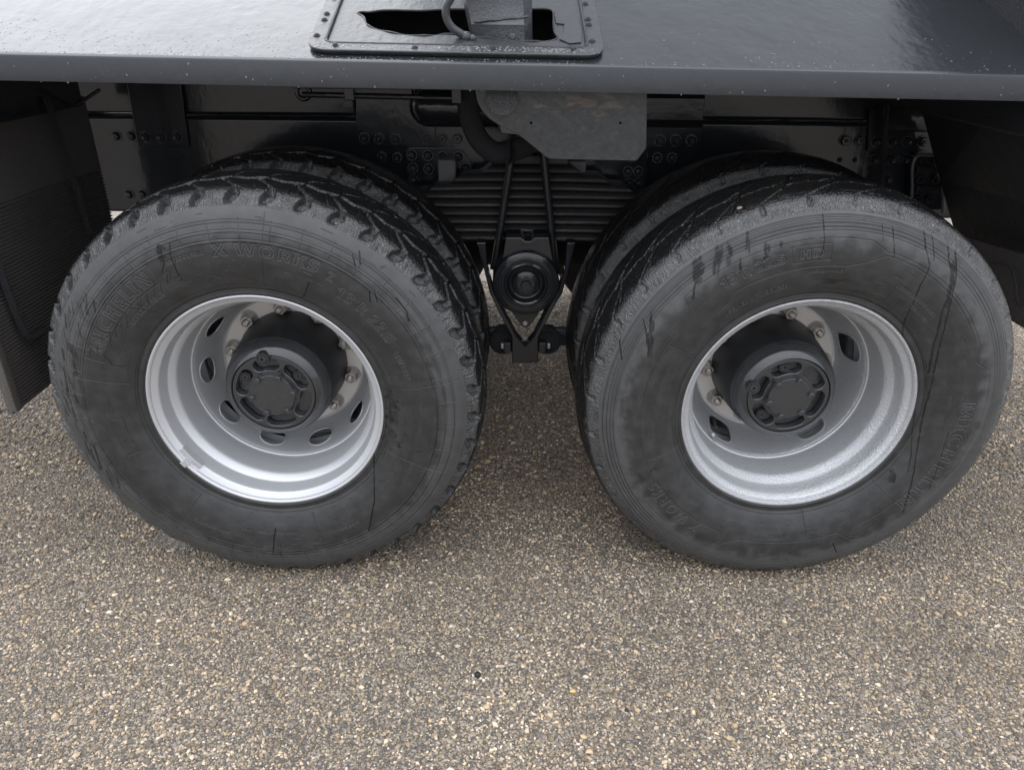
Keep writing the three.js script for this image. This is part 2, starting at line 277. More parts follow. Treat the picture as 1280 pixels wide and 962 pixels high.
  const weld = []; for (let i = 0; i <= 10; i++) { const t = i / 10, a = at(lerp(592, 660, t), 27 - 6 * t + 0.5 * Math.sin(i * 1.7), zf - 0.012 + 0.014 * Math.sin(t * 3.1)); weld.push(a); }
  mesh('weld_seam', tube(weld, 0.0026, 40, 6), M.post, post);
  const hz = zf + 0.03, hp = [[572, -40], [566, -8], [558, 8], [558, 22], [565, 34], [576, 42], [584, 46]].map(([u, v], i) => at(u, v, hz - i * 0.004));
  mesh('hose', tube(hp, 0.0085, 60, 12), M.post, truck);
  const blob = merge([new THREE.IcosahedronGeometry(0.011, 2), new THREE.IcosahedronGeometry(0.008, 2).translate(0.014, -0.003, 0.004)]); const bp = at(583, 46, hz - 0.02); blob.translate(bp.x, bp.y, bp.z); mesh('hose_clip', blob, M.post, truck);
}
// ---- dark upright box on the deck at its forward end, and an added body
{
  mesh('unseen_mirror_body', rbox(-0.36, 2.35, 1.55, 3.7, -1.72, -0.78, 0.03), std({ color: col(0.66, 0.68, 0.70), roughness: 0.5 }), truck);  // unseen body, added so the deck sheet mirrors it instead of sky
  const g = rbox(1.093, 2.4, 1.20, 1.78, -1.9, -0.02, 0.01); mesh('body_box', g, M.rough, truck);
}

// ---- chassis: rails, subframe, crossmembers
const ZR = -0.82;
const rail = group('frame_rail', truck), RX0 = -2.6, RX1 = 2.3;
mesh('rail_web', rbox(RX0, RX1, 0.834, 1.138, ZR - 0.085, ZR, 0.012, 4), M.chassis, rail);
mesh('subframe', rbox(RX0, RX1, 1.146, 1.31, ZR - 0.10, ZR - 0.010, 0.008), M.chassis, truck);
{
  const far = group('frame_rail', truck);
  mesh('rail_web', rbox(RX0, RX1, 0.834, 1.138, 2 * MID - ZR, 2 * MID - ZR + 0.085, 0.012, 4), M.chassis, far);
  for (const x of [-1.45, -0.45, 0.45, 1.45]) mesh('crossmember', rbox(x - 0.06, x + 0.06, 0.86, 1.11, 2 * MID - ZR + 0.08, ZR - 0.08, 0.01), M.chassis, truck);
  mesh('subframe', rbox(RX0, RX1, 1.152, 1.31, 2 * MID - ZR + 0.02, 2 * MID - ZR + 0.1, 0.008), M.chassis, truck);
}
function fix(kind, u, v, z, parent, s = 1, mat = M.chassis) { const g = kind === 'hole' ? discZ(0.008, 0.008, -0.001, 0.0012, 16) : kind; const p = at(u, v, z), m = mesh(kind === 'hole' ? 'bolt_hole' : kind === RIVET ? 'rivet' : 'bolt', g, kind === 'hole' ? M.hole : mat, parent); m.position.copy(p); m.scale.setScalar(s); m.rotation.z = (u * 7 + v) % 1.05; return m; }
// bolts and holes in the rail itself
for (const [u, v] of [[145, 170], [164, 170], [161, 243], [178, 243]]) fix(RIVET, u, v, ZR, rail, 1.15);
for (const [u, v] of [[189, 196], [208, 196], [228, 196], [1049.7, 199.6], [1068.7, 199.6], [861, 198]]) fix('hole', u, v, ZR, rail);
for (const [u, v] of [[553, 173], [572, 173], [477.4, 195.6], [496.5, 196.6]]) fix(BOLT, u, v, ZR, rail);
for (const [u, v] of [[803.6, 194.6], [821.7, 197], [840, 197], [783, 212], [802, 212], [802, 226]]) fix(RIVET, u, v, ZR, rail, 1.1);
for (const [u, v] of [[1055.6, 175], [1075, 175], [1116, 177], [1134, 176.6], [1153, 176.6]]) fix(BOLT, u, v, ZR, rail, 1.12);
for (const [u, v] of [[1090, 199], [1112, 198.6], [1129, 199], [1107, 223]]) fix(STUD, u, v, ZR, rail, 1.0);
function bracket(name, pts, z, thick, bolts, { kind = BOLT, s = 1, round = 0.004, mat = M.chassis, holes = [] } = {}) {
  const b = group(name, truck), world = pts.map(([u, v]) => at(u, v, z));
  mesh('plate', plate(roundShape(world, round), z, thick, { bevel: 0.0015, holes }), mat, b);
  for (const [u, v] of bolts) fix(kind, u, v, z, b, s, mat); return b;
}
const b1 = bracket('bracket_plate', [[158, 104], [225, 104], [236, 183], [172, 183]], ZR + 0.012, 0.011, [[182, 171], [201, 171], [221, 171]], { s: 1.1 });
const bead = (u0, v0, u1, v1, z, parent, r = 0.006) => { const a = at(u0, v0, z), b = at(u1, v1, z), pts = [], n = Math.max(8, Math.round(a.distanceTo(b) / 0.005)), R = rng(Math.round(u0 * 3 + v1)), gs = []; for (let i = 0; i <= n; i++) { const g = new THREE.IcosahedronGeometry(r * (0.8 + 0.5 * R()), 1); const q = a.clone().lerp(b, i / n); g.translate(q.x + (R() - 0.5) * 0.003, q.y, q.z); gs.push(g); } return mesh('weld_seam', merge(gs), M.rough, parent); };
bead(228, 106, 231, 138, ZR - 0.018, b1);
const b2 = bracket('bracket_plate', [[444.5, 104], [515, 104], [515, 142], [530, 146], [544, 160], [544, 184], [444.5, 183]], ZR + 0.013, 0.012, [[455.5, 172], [474, 173], [494.5, 173.7], [533.7, 173.3]], { round: 0.006, s: 1.05 });
bead(516, 126, 517, 144, ZR + 0.006, b2, 0.005); bead(442, 127, 443, 142, ZR + 0.004, b2, 0.004);
bracket('gusset_plate', [[507, 186], [577, 187], [592, 206], [596, 246], [507, 246]], ZR + 0.016, 0.015, [[514.8, 193.6], [534.7, 194], [553.4, 195.6], [573, 195.6], [516, 210], [535.7, 211], [516.4, 225], [582, 210]], { kind: RIVET, s: 1.15, round: 0.012 });
bracket('gusset_plate', [[728, 186], [808, 187], [812, 246], [716, 246]], ZR + 0.016, 0.015, [[790, 196], [785, 214], [798, 214], [786, 229], [798, 229]], { kind: RIVET, s: 1.1, round: 0.012 });
// bracket folded over the rail top
{
  const b = group('bracket_plate', truck), z = ZR + 0.014, a = at(806, 150, z), c = at(875.5, 184, z);
  const sec = new THREE.Shape([V2(z, c.y), V2(z, 1.120), V2(z - 0.016, 1.142), V2(z - 0.016, 1.205), V2(z - 0.03, 1.225), V2(z - 0.04, 1.22), V2(z - 0.027, 1.20), V2(z - 0.027, 1.136), V2(z - 0.0125, 1.118), V2(z - 0.0125, c.y)]);
  const g = new THREE.ExtrudeGeometry(sec, { depth: c.x - a.x, bevelEnabled: true, bevelSize: 0.001, bevelThickness: 0.001, bevelSegments: 1 }), p = g.attributes.position;
  for (let i = 0; i < p.count; i++) p.setXYZ(i, c.x - p.getZ(i), p.getY(i), p.getX(i)); g.deleteAttribute('normal');
  mesh('plate', toCreasedNormals(g, 0.4), M.chassis, b);
  for (const [u, v] of [[825, 175], [844.6, 175], [864, 175]]) fix(BOLT, u, v, z, b, 1.15);
}
{
  const b = group('bracket_plate', truck), z = ZR + 0.014;
  mesh('plate', plate([at(1087, 137, z), at(1105, 137, z), at(1106, 190, z), at(1085, 189, z)], z, 0.013), M.chassis, b);
  fix(BOLT, 1095.6, 177, z, b, 1.2);
  const t = group('rail_cap', truck), c0 = at(1107, 150, ZR), c1 = at(1215, 150, ZR);
  const g = new THREE.CylinderGeometry(0.042, 0.042, c1.x - c0.x, 40); g.rotateZ(Math.PI / 2); g.scale(1, 1.1, 0.55); g.translate((c0.x + c1.x) / 2, 1.150, ZR - 0.005); mesh('cap_tube', g, M.chassis, t);
  mesh('cap_skirt', rbox(c0.x, c1.x, 1.04, 1.14, ZR + 0.002, ZR + 0.009, 0.002), M.chassis, t);
  for (const [u, v] of [[1116, 177], [1134, 176.6], [1153, 176.6]]) fix(BOLT, u, v, ZR + 0.009, t, 1.12);
  mesh('cable', tube([[1110, 110], [1109, 135], [1106, 165], [1106, 195], [1103, 225], [1101, 250]].map(([u, v]) => at(u, v, ZR + 0.05)), 0.0075, 30, 10), M.rough, truck);
}
// spring hanger at the forward end, a small ladder of bolted bars inside a bent strap
{
  const z = ZR + 0.05, h = group('hanger_bracket', truck);
  const back = [[1142, 193], [1176, 193], [1178, 262], [1139, 262]].map(([u, v]) => at(u, v, z)); mesh('back_plate', plate(roundShape(back, 0.012), z, 0.045, {}), M.chassis, h);
  const strap = [[1140, 266], [1140.5, 230], [1142, 203], [1147, 195], [1158, 194], [1172, 195], [1178, 203], [1180, 230], [1179, 266]].map(([u, v]) => at(u, v, z + 0.006));
  mesh('strap', tube(strap, 0.0055, 50, 10), std({ color: col(0.11), metalness: 0.3, roughness: 0.34 }), h);
  for (const v of [212, 236]) { const a = at(1145, v, z + 0.004), b = at(1175, v + 1, z + 0.004); mesh('bar', rbox(a.x, b.x, a.y - 0.01, a.y + 0.012, z - 0.002, z + 0.014, 0.003), M.chassis, h); }
  for (const [u, v] of [[1152, 200], [1169, 200], [1147.5, 224.5], [1167, 224.5], [1146, 248], [1160, 248]]) fix(STUD, u, v, z, h, 0.95, M.rough);
}
// air line and pipe under the deck
{
  const p = group('pipe_run', truck), z = -0.42;
  const a = at(378, 118, z), b = at(570, 122.5, z); mesh('pipe', rod(a, b, 0.0075), M.chassis, p);
  const r = new THREE.TorusGeometry(0.017, 0.0065, 12, 32); const c = at(379, 115, z - 0.005); r.translate(c.x, c.y, c.z); mesh('pipe_ring', r, M.chassis, p);
  for (const [u, v] of [[437, 117], [571, 121]]) { const q = at(u, v, z); mesh('pipe_clamp', rbox(q.x - 0.013, q.x + 0.013, q.y - 0.016, q.y + 0.05, z - 0.012, z + 0.013, 0.003), M.chassis, p); }
  mesh('pipe_hanger', rbox(a.x - 0.02, b.x + 0.05, a.y + 0.016, a.y + 0.026, z - 0.02, z + 0.02, 0.002), M.chassis, p);
}
{
  const t = group('air_tank', truck), a = at(522, 140, -0.72), b = at(640, 140, -0.72);
  const c = new THREE.CapsuleGeometry(0.06, 0.3, 10, 32); c.rotateZ(Math.PI / 2); c.translate((a.x + b.x) / 2 + 0.04, 1.185, -0.74); mesh('tank_shell', c, M.chassis, t);
  const d = group('duct', truck), z = -0.46, path = [[578, 96], [583, 120], [588, 150], [600, 176], [618, 190], [636, 190]].map(([u, v], i) => at(u, v, z - 0.005 * i));
  mesh('duct_hose', tube(path, 0.029, 60, 18), M.rough, d);
  const e = path[path.length - 1]; const tor = new THREE.TorusGeometry(0.030, 0.006, 10, 28); tor.rotateY(1.35); tor.translate(e.x, e.y, e.z); mesh('hose_clamp', tor, M.rough, d);
  mesh('duct_end', cappedRod(e, e.clone().add(V3(0.05, 0.01, -0.05)), 0.03), M.rough, d);
  mesh('duct_bracket', rbox(e.x + 0.02, e.x + 0.10, 1.06, 1.16, -0.7, -0.68, 0.004), M.rough, d);
}
// plate hanging below the deck edge
{
  const cw = 512, ch = 256, cv = document.createElement('canvas'); cv.width = cw; cv.height = ch; const cc = cv.getContext('2d'), id = cc.createImageData(cw, ch);
  for (let j = 0; j < ch; j++) for (let i = 0; i < cw; i++) {
    const x = i / cw * 0.4 - 0.16, y = 1.12 + (1 - j / ch) * 0.2, n = fbm(x * 22, y * 60, 3.3, 5), f = fbm(x * 60, y * 25, 8.1, 4), o = (j * cw + i) * 4;
    const rust = sstep(n + 0.5 - 7 * Math.abs(y - 1.268) - 3.2 * Math.abs(x - 0.115), 0.30, 0.50), wet = sstep(0.02 + 0.5 * f - x, -0.02, 0.06), k = 0.024 * (1 - 0.25 * wet) * (1 + 0.5 * f);
    const rgb = [lerp(k, 0.060, rust), lerp(k * 1.06, 0.047, rust), lerp(k * 1.1, 0.038, rust)]; for (let c = 0; c < 3; c++) id.data[o + c] = 255 * (1.055 * Math.pow(rgb[c], 1 / 2.4) - 0.055); id.data[o + 3] = 255;
  }
  cc.putImageData(id, 0, 0); const t = new THREE.CanvasTexture(cv); t.colorSpace = THREE.SRGBColorSpace; t.repeat.set(1 / 0.4, 1 / 0.2); t.offset.set(0.16 / 0.4, -1.12 / 0.2); t.wrapS = t.wrapT = THREE.RepeatWrapping; M.hang.map = t; M.hang.color.setRGB(1, 1, 1);
  const z = -0.045, g = group('skirt_plate', truck), hole = [[664, 153.8], [775.5, 153.8]].map(([u, v]) => { const q = at(u, v, z); return circlePath(q.x, q.y, 0.0045); });
  const pts = [[593, 108], [809, 108], [808.5, 150], [808, 185], [796, 201], [700, 199], [685, 198], [668, 184], [648, 168], [626, 158], [608, 146], [597, 130]].map(([u, v]) => at(u, v, z));
  mesh('plate', plate(roundShape(pts, [0, 0, 0.01, 0.004, 0.004, 0.002, 0.006, 0.02, 0.02, 0.03, 0.03, 0.02]), z, 0.008, { bevel: 0.0012, holes: hole, curve: 8 }), M.hang, g);
  const c = at(628, 122, z - 0.008); mesh('boss', discZ(0.036, 0.034, -0.03, 0.012, 30).translate(c.x, c.y, z), M.hang, g);
}

// ---- bogie spring, clamps, trunnion
{
  const sp = group('leaf_spring', truck), zf = -0.655, w = 0.10, top = at(640, 207, zf).y, bot = at(640, 302.5, zf).y, n = 9, h = (top - bot) / n, cx = 0.006;
  const half = [0.155, 0.245, 0.325, 0.39, 0.44, 0.48, 0.51, 0.53, 0.54];
  for (let i = 0; i < n; i++) {
    const y1 = top - i * h - 0.0008, y0 = y1 - h + 0.0032, L = half[i], k = i < 3 ? 0.035 : 0.01;
    const s = new THREE.Shape([V2(zf - w, y0), V2(zf - 0.012, y0)]); s.bezierCurveTo(zf + 0.004, y0 + 0.003, zf + 0.005, y1 - 0.010, zf - 0.018, y1); s.lineTo(zf - w, y1);
    const g = new THREE.ExtrudeGeometry(s, { depth: 1, steps: 24, bevelEnabled: false, curveSegments: 10 }), p = g.attributes.position;
    for (let j = 0; j < p.count; j++) { const z = p.getX(j), y = p.getY(j), t = p.getZ(j) * 2 - 1, x = cx - t * (L - (i < 4 ? k * (y - y0) / h : 0)); p.setXYZ(j, x, y - 0.02 * (t * L) ** 2 * (i < 3 ? 3 : 1), z); }
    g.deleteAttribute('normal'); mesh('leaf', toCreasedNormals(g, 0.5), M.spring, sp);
  }
  for (const [a, b] of [[[642, 180], [617, 336]], [[678, 180], [695, 342]]]) mesh('u_bolt', cappedRod(at(a[0], a[1], -0.63), at(b[0], b[1], -0.625), 0.0125), M.chassis, sp);
  mesh('clamp_plate', rbox(-0.09, 0.12, top + 0.001, top + 0.03, zf - w, zf - 0.01, 0.006), M.rough, sp);
  for (const [u, v] of [[558, 213], [722, 215]]) { const q = at(u, v, -0.70); mesh('stop_block', rbox(q.x - 0.028, q.x + 0.028, q.y - 0.04, q.y + 0.03, -0.80, -0.715, 0.005), std({ color: col(0.10, 0.10, 0.105), roughness: 0.4, bumpMap: rep(N_GRIT, 5), bumpScale: 0.001 }), truck); }
  const zt = -0.535, tr = group('trunnion', truck), C = at(657.5, 355.5, zt);
  const k = 5.065, zz = (a, b, z) => at(560 + a / k, 280 + b / k, z);
  mesh('saddle', plate([[365, 85], [460, 85], [490, 108], [525, 108], [548, 85], [640, 85], [668, 240], [640, 420], [360, 420], [340, 240]].map(([a, b]) => zz(a, b, zt - 0.022)), zt - 0.022, 0.10, { bevel: 0.003 }), M.chassis, tr);
  const text = []; const R = rng(5); for (let i = 0; i < 9; i++) { const q = zz(445 + i * 14, 131, zt - 0.022); text.push(rbox(q.x - 0.0022, q.x + 0.0018, q.y - 0.004 * (0.6 + 0.4 * R()), q.y + 0.004, q.z - 0.001, q.z + 0.0012, 0.0005, 1)); }
  mesh('cast_mark', merge(text), M.chassis, tr);
  const ring = latheZ([[0.0, -0.10], [0.104, -0.10], [0.104, -0.012], [0.100, -0.003], [0.094, 0], [0.078, 0.001], [0.074, -0.003], [0.071, -0.003], [0.069, 0.002], [0.064, 0.005], [0.059, 0.002], [0.056, -0.008], [0.052, -0.018], [0.044, -0.02], [0.043, -0.006], [0.040, -0.001], [0.034, 0.002], [0.024, 0.003], [0.0, 0.003]], 72, 0.5);
  ring.translate(C.x, C.y, zt); mesh('trunnion_cap', ring, M.chassis, tr);
  mesh('centre_bolt', merge([discZ(0.020, 0.020, 0, 0.003, 24), discZ(0.0165, 0.014, 0.003, 0.013, 24)]).translate(C.x, C.y, zt + 0.003), M.chassis, tr);
  mesh('trunnion_shaft', discZ(0.06, 0.06, 2 * MID - zt + 0.1, zt - 0.09, 32).translate(C.x, C.y, 0), M.rough, truck);
  // V shaped strap holding the torque rods
  const zv = -0.552, v = group('torque_rod_bracket', truck);
  const out = [[180, 118], [222, 265], [262, 430], [312, 540], [405, 715], [405, 880], [572, 880], [572, 715], [664, 540], [724, 440], [760, 300], [808, 118], [755, 118], [738, 290], [700, 425], [640, 520], [542, 715], [490, 775], [436, 715], [338, 530], [290, 430], [250, 280], [238, 118]];
  mesh('strap', plate(out.map(([a, b]) => zz(a, b, zv)), zv, 0.05, { bevel: 0.003 }), M.chassis, v);
  const wedge = [[408, 560], [575, 560], [535, 625], [505, 655], [478, 655], [448, 625]].map(([a, b]) => zz(a, b, zv - 0.02)); mesh('wedge', plate(wedge, zv - 0.02, 0.02, {}), M.chassis, v);
  const wb = zz(488, 628, zv - 0.02); mesh('bolt', SMALL_BOLT, M.steel, v).position.copy(wb);
  const tri = [[468, 718], [516, 718], [500, 765], [486, 765]].map(([a, b]) => zz(a, b, zv - 0.052)); mesh('backing', plate(tri, zv - 0.052, 0.01, {}), std({ color: col(0.3), roughness: 0.6 }), v);
  for (const s of [-1, 1]) {
    const e = zz(s < 0 ? 348 : 630, 745, zv - 0.03), t = group('torque_rod', truck);
    const er = latheZ([[0.0, -0.05], [0.043, -0.05], [0.045, -0.045], [0.045, -0.002], [0.041, 0.002], [0.037, 0.002], [0.034, -0.004], [0.028, -0.006], [0, -0.006]], 40, 0.5); er.translate(e.x, e.y, e.z); mesh('eye', er, M.rough, t);
    mesh('rod', cappedRod(V3(e.x + s * 0.03, e.y, e.z - 0.025), V3(e.x + s * 0.52, e.y - 0.02, e.z - 0.1), 0.022), M.rough, t);
    mesh('rod_web', rbox(Math.min(e.x, e.x + s * 0.12), Math.max(e.x, e.x + s * 0.12), e.y - 0.025, e.y + 0.04, e.z - 0.045, e.z - 0.018, 0.01), M.rough, t);
    const bx = zz(s < 0 ? 376 : 598, 785, zv); mesh('bolt_block', rbox(bx.x - 0.011, bx.x + 0.011, bx.y - 0.02, bx.y + 0.016, zv - 0.035, zv - 0.004, 0.002), M.chassis, t);
    const nx = zz(s < 0 ? 344 : 640, 783, zv); mesh('nut', rbox(nx.x - 0.005, nx.x + 0.005, nx.y - 0.009, nx.y + 0.009, zv - 0.03, zv - 0.012, 0.002), M.steel, t);
  }
}
// axles
for (const s of [-1, 1]) {
  const a = group('axle', truck, s * HX, HY, 0);
  mesh('axle_beam', discZ(0.085, 0.085, 2 * MID + 0.3, -0.30, 28), M.axle, a);
  mesh('brake_drum', latheZ([[0.08, -0.74], [0.22, -0.72], [0.228, -0.56], [0.226, -0.37], [0.215, -0.355], [0.09, -0.345]], 48), M.axle, a);
  const d = new THREE.SphereGeometry(0.22, 32, 20); d.scale(1.05, 1, 0.9); d.translate(0, 0.02, MID); mesh('differential', d, M.axle, a);
}
mesh('propeller_shaft', cappedRod(V3(-0.5, 0.6, MID), V3(0.5, 0.6, MID), 0.06), M.axle, truck);

// ------------------------------------------------------------------ wheels
const TYRE_SIDE = [[0.292, 0.0005], [0.2985, 0.004], [0.304, 0.0055], [0.309, 0.0035], [0.316, 0.0065], [0.335, 0.0165], [0.36, 0.0255], [0.385, 0.0308], [0.41, 0.033], [0.435, 0.0325], [0.46, 0.029], [0.485, 0.0215], [0.50, 0.0145], [0.508, 0.0095]];
const TREAD_HALF = [[0.508, 0.0095], [0.516, 0.0035], [0.524, -0.0025], [0.532, -0.0085], [0.5375, -0.0135], [0.541, -0.0190], [0.5435, -0.026], [0.547, -0.045], [0.5515, -0.075], [0.5548, -0.100], [0.5565, -0.127]];
const CZ = -0.127;                                                                                               // middle of the tyre
function squash(x, y) { const lim = -(HY - 0.0025); return y < lim ? [x * (1 + (lim - y) * 0.35), lim] : [x, y]; }
function catmull(list, n) { const c = new THREE.SplineCurve(list.map(([a, b]) => V2(a, b))); return c.getSpacedPoints(n).map((p) => [p.x, p.y]); }
function treadGeometry(kind) {
  const half = catmull(TREAD_HALF, 58), prof = [...half, ...half.slice(0, -1).reverse().map(([r, z]) => [r, 2 * CZ - z])], m = prof.length, PITCH_N = 42, NA = PITCH_N * 28;
  const arc = [0]; for (let i = 1; i < m; i++) arc.push(arc[i - 1] + Math.hypot(prof[i][0] - prof[i - 1][0], prof[i][1] - prof[i - 1][1]));
  const total = arc[m - 1], nor = prof.map((p, i) => { const a = prof[Math.max(0, i - 1)], b = prof[Math.min(m - 1, i + 1)], dr = b[0] - a[0], dz = b[1] - a[1], l = Math.hypot(dr, dz); return [-dz / l, dr / l]; });
  const pos = new Float32Array(m * (NA + 1) * 3), colr = new Float32Array(m * (NA + 1) * 3), uv = new Float32Array(m * (NA + 1) * 2), idx = [];
  const band = (x, w, e) => 1 - sstep(Math.abs(x), w - e, w + e), tri = (x) => Math.abs(((x % 1) + 1) % 1 - 0.5) * 4 - 1;
  const fr = (x) => ((x % 1) + 1) % 1 - 0.5;
  for (let j = 0; j <= NA; j++) {
    const th = j / NA * 2 * Math.PI, a = j / NA * PITCH_N, jj = j % NA, ct = Math.cos(th), st = Math.sin(th);
    for (let i = 0; i < m; i++) {
      const d = arc[i] / total * 2 - 1, side = d < 0 ? 1 : -1, q = Math.min(arc[i], total - arc[i]);                // q metres from the shoulder end
      const s = Math.abs(d), n1 = fbm(ct * 9 + 3, st * 9, i * 0.05 + (kind ? 9 : 0), 3), edge = (x) => 0.022 + 0 * x;
      let dep = 0, dust = 0;
      const aa = a + (side < 0 ? 0.5 : 0);
      if (kind === 0) {
        const sh = sstep(q, 0.003, 0.017), inner = clamp((q - 0.05) / 0.08, 0, 1.2);
        // shoulder lugs
        if (q < 0.108) { const w = lerp(0.10 + 0.085 * Math.exp(-(((q - 0.024) / 0.012) ** 2)), 0.035, sstep(q, 0.034, 0.066)), bend = q < 0.05 ? 0.26 * ((0.05 - q) / 0.05) ** 2 : 0.60 * ((q - 0.05) / 0.058) ** 0.9; dep = Math.max(dep, lerp(0.020, 0.011, sstep(q, 0.034, 0.062)) * sh * band(fr(aa - bend), w, 0.036)); }
        // zigzag round groove between shoulder and middle
        dep = Math.max(dep, 0.010 * band(q - 0.106 - 0.007 * tri(aa + 0.15), 0.0042, 0.0022));
        // middle blocks
        if (q > 0.10) { const x = (d) * 1.9; dep = Math.max(dep, 0.009 * band(fr(a + 0.8 * x + 0.06 * Math.sin(x * 9)), 0.03, 0.025)); }
        // fine sipe in each lug
        if (q > 0.036 && q < 0.1) dep = Math.max(dep, 0.004 * band(fr(aa - 0.45 - 4 * (q - 0.036)), 0.014, 0.016));
        // small side cuts under each lug
        if (q < 0.022) dep = Math.max(dep, 0.003 * band(fr(a * 2 + 0.2), 0.05, 0.03) * sstep(q, 0.004, 0.008));
        dep += 0.0012 * (n1 + 0.3 * fbm(ct * 40, st * 40, i * 0.3, 2));
      } else {
        const sh = sstep(q, 0.012, 0.018);
        const w = lerp(0.055, 0.022, sstep(q, 0.022, 0.045)), bend = q < 0.04 ? 0 : 0.75 * ((q - 0.04) / 0.065);
        if (q < 0.115) dep = Math.max(dep, lerp(0.009, 0.006, sstep(q, 0.03, 0.055)) * clamp(0.65 + 1.6 * fbm(Math.floor(aa * 0.75 + bend + 0.5) * 3.7, 1.3, side, 2), 0.15, 1.1) * sh * band(fr(aa * 0.75 + bend), w, 0.02));
        dep = Math.max(dep, 0.0035 * band(q - 0.114 - 0.003 * Math.sin(aa * 0.75 * 6.283), 0.0026, 0.0024));
        if (q > 0.05) dep = Math.max(dep, 0.004 * band(fr(a * 0.75 + 5.0 * (q - 0.05) * side + 0.4), 0.016, 0.016));
        if (q > 0.115) dep = Math.max(dep, 0.005 * band(fr(a * 0.75 + d * 2.2), 0.03, 0.022));
        dep += 0.0016 * n1 + 0.0007 * fbm(ct * 60, st * 60, i * 0.4, 2);
      }
      // grey road film sits on the shoulder faces and in the cuts, the running surface is bare
      const fl = 0.5 + 0.9 * fbm(ct * 16 + 1.1, st * 16, i * 0.11, 4);
      const lim = kind === 0 ? 0.036 : 0.034;
      dust = Math.max((1 - sstep(q + 0.012 * (fl - 0.5), lim - 0.006, lim + 0.006)), dep > 0.0045 ? 0.9 * (1 - sstep(q, 0.045, 0.07)) : 0) * clamp(0.45 + 0.75 * fl, 0.15, 1);
      if (kind === 1 && q > 0.034 && q < 0.06 && dep < 0.004) dust = Math.max(dust, 0.35 * sstep(fl, 0.55, 0.8));
      const [r0, z0] = prof[i], [nr, nz] = nor[i];
      let r = r0 - nr * dep, z = z0 - nz * dep; const p = squash(r * ct, r * st), o = (j * m + i) * 3;
      pos[o] = p[0]; pos[o + 1] = p[1]; pos[o + 2] = z;
      const g = 9 * lerp(0.010, 0.078, dust) * (1 + 0.35 * (fl - 0.5)); colr[o] = g * lerp(1, 0.98, dust); colr[o + 1] = g * lerp(1, 1.0, dust); colr[o + 2] = g * lerp(1.02, 0.98, dust);
      uv[(j * m + i) * 2] = th * 0.55; uv[(j * m + i) * 2 + 1] = arc[i];
      if (j < NA && i < m - 1) { const A = j * m + i, B = A + m; idx.push(A, A + 1, B, B, A + 1, B + 1); }
    }
  }
  const g = new THREE.BufferGeometry(); g.setAttribute('position', new THREE.BufferAttribute(pos, 3)); g.setAttribute('color', new THREE.BufferAttribute(colr, 3)); g.setAttribute('uv', new THREE.BufferAttribute(uv, 2)); g.setIndex(idx); g.computeVertexNormals();
  const nn = g.attributes.normal; if (nn.getX(100 * m + 58) * Math.cos(100 / NA * 2 * Math.PI) < 0) { const ix = g.index.array; for (let k = 0; k < ix.length; k += 3) { const t = ix[k]; ix[k] = ix[k + 1]; ix[k + 1] = t; } g.computeVertexNormals(); }
  return g;
}
const FACE = 1.14;
function sidewallGeometry(inner) {
  const prof = catmull(TYRE_SIDE, 44), m = prof.length, NA = 256, pos = [], uv = [], idx = [];
  for (let j = 0; j <= NA; j++) for (let i = 0; i < m; i++) { const th = j / NA * 2 * Math.PI; let [r, z] = prof[i]; const x = r * Math.cos(th), y = r * Math.sin(th); const sag = clamp((-y - 0.30) / 0.25, 0, 1); if (r > 0.31) z += 0.010 * sag * sag * Math.sin(clamp((r - 0.31) / 0.2, 0, 1) * Math.PI); const p = squash(x, y); pos.push(p[0], p[1], inner ? 2 * CZ - z : z); uv.push(x / FACE + 0.5, y / FACE + 0.5); if (j < NA && i < m - 1) { const A = j * m + i, B = A + m; if (inner) idx.push(A, A + 1, B, B, A + 1, B + 1); else idx.push(A, B, A + 1, B, B + 1, A + 1); } }
  const g = new THREE.BufferGeometry(); g.setAttribute('position', new THREE.Float32BufferAttribute(pos, 3)); g.setAttribute('uv', new THREE.Float32BufferAttribute(uv, 2)); g.setIndex(idx); g.computeVertexNormals(); return g;
}
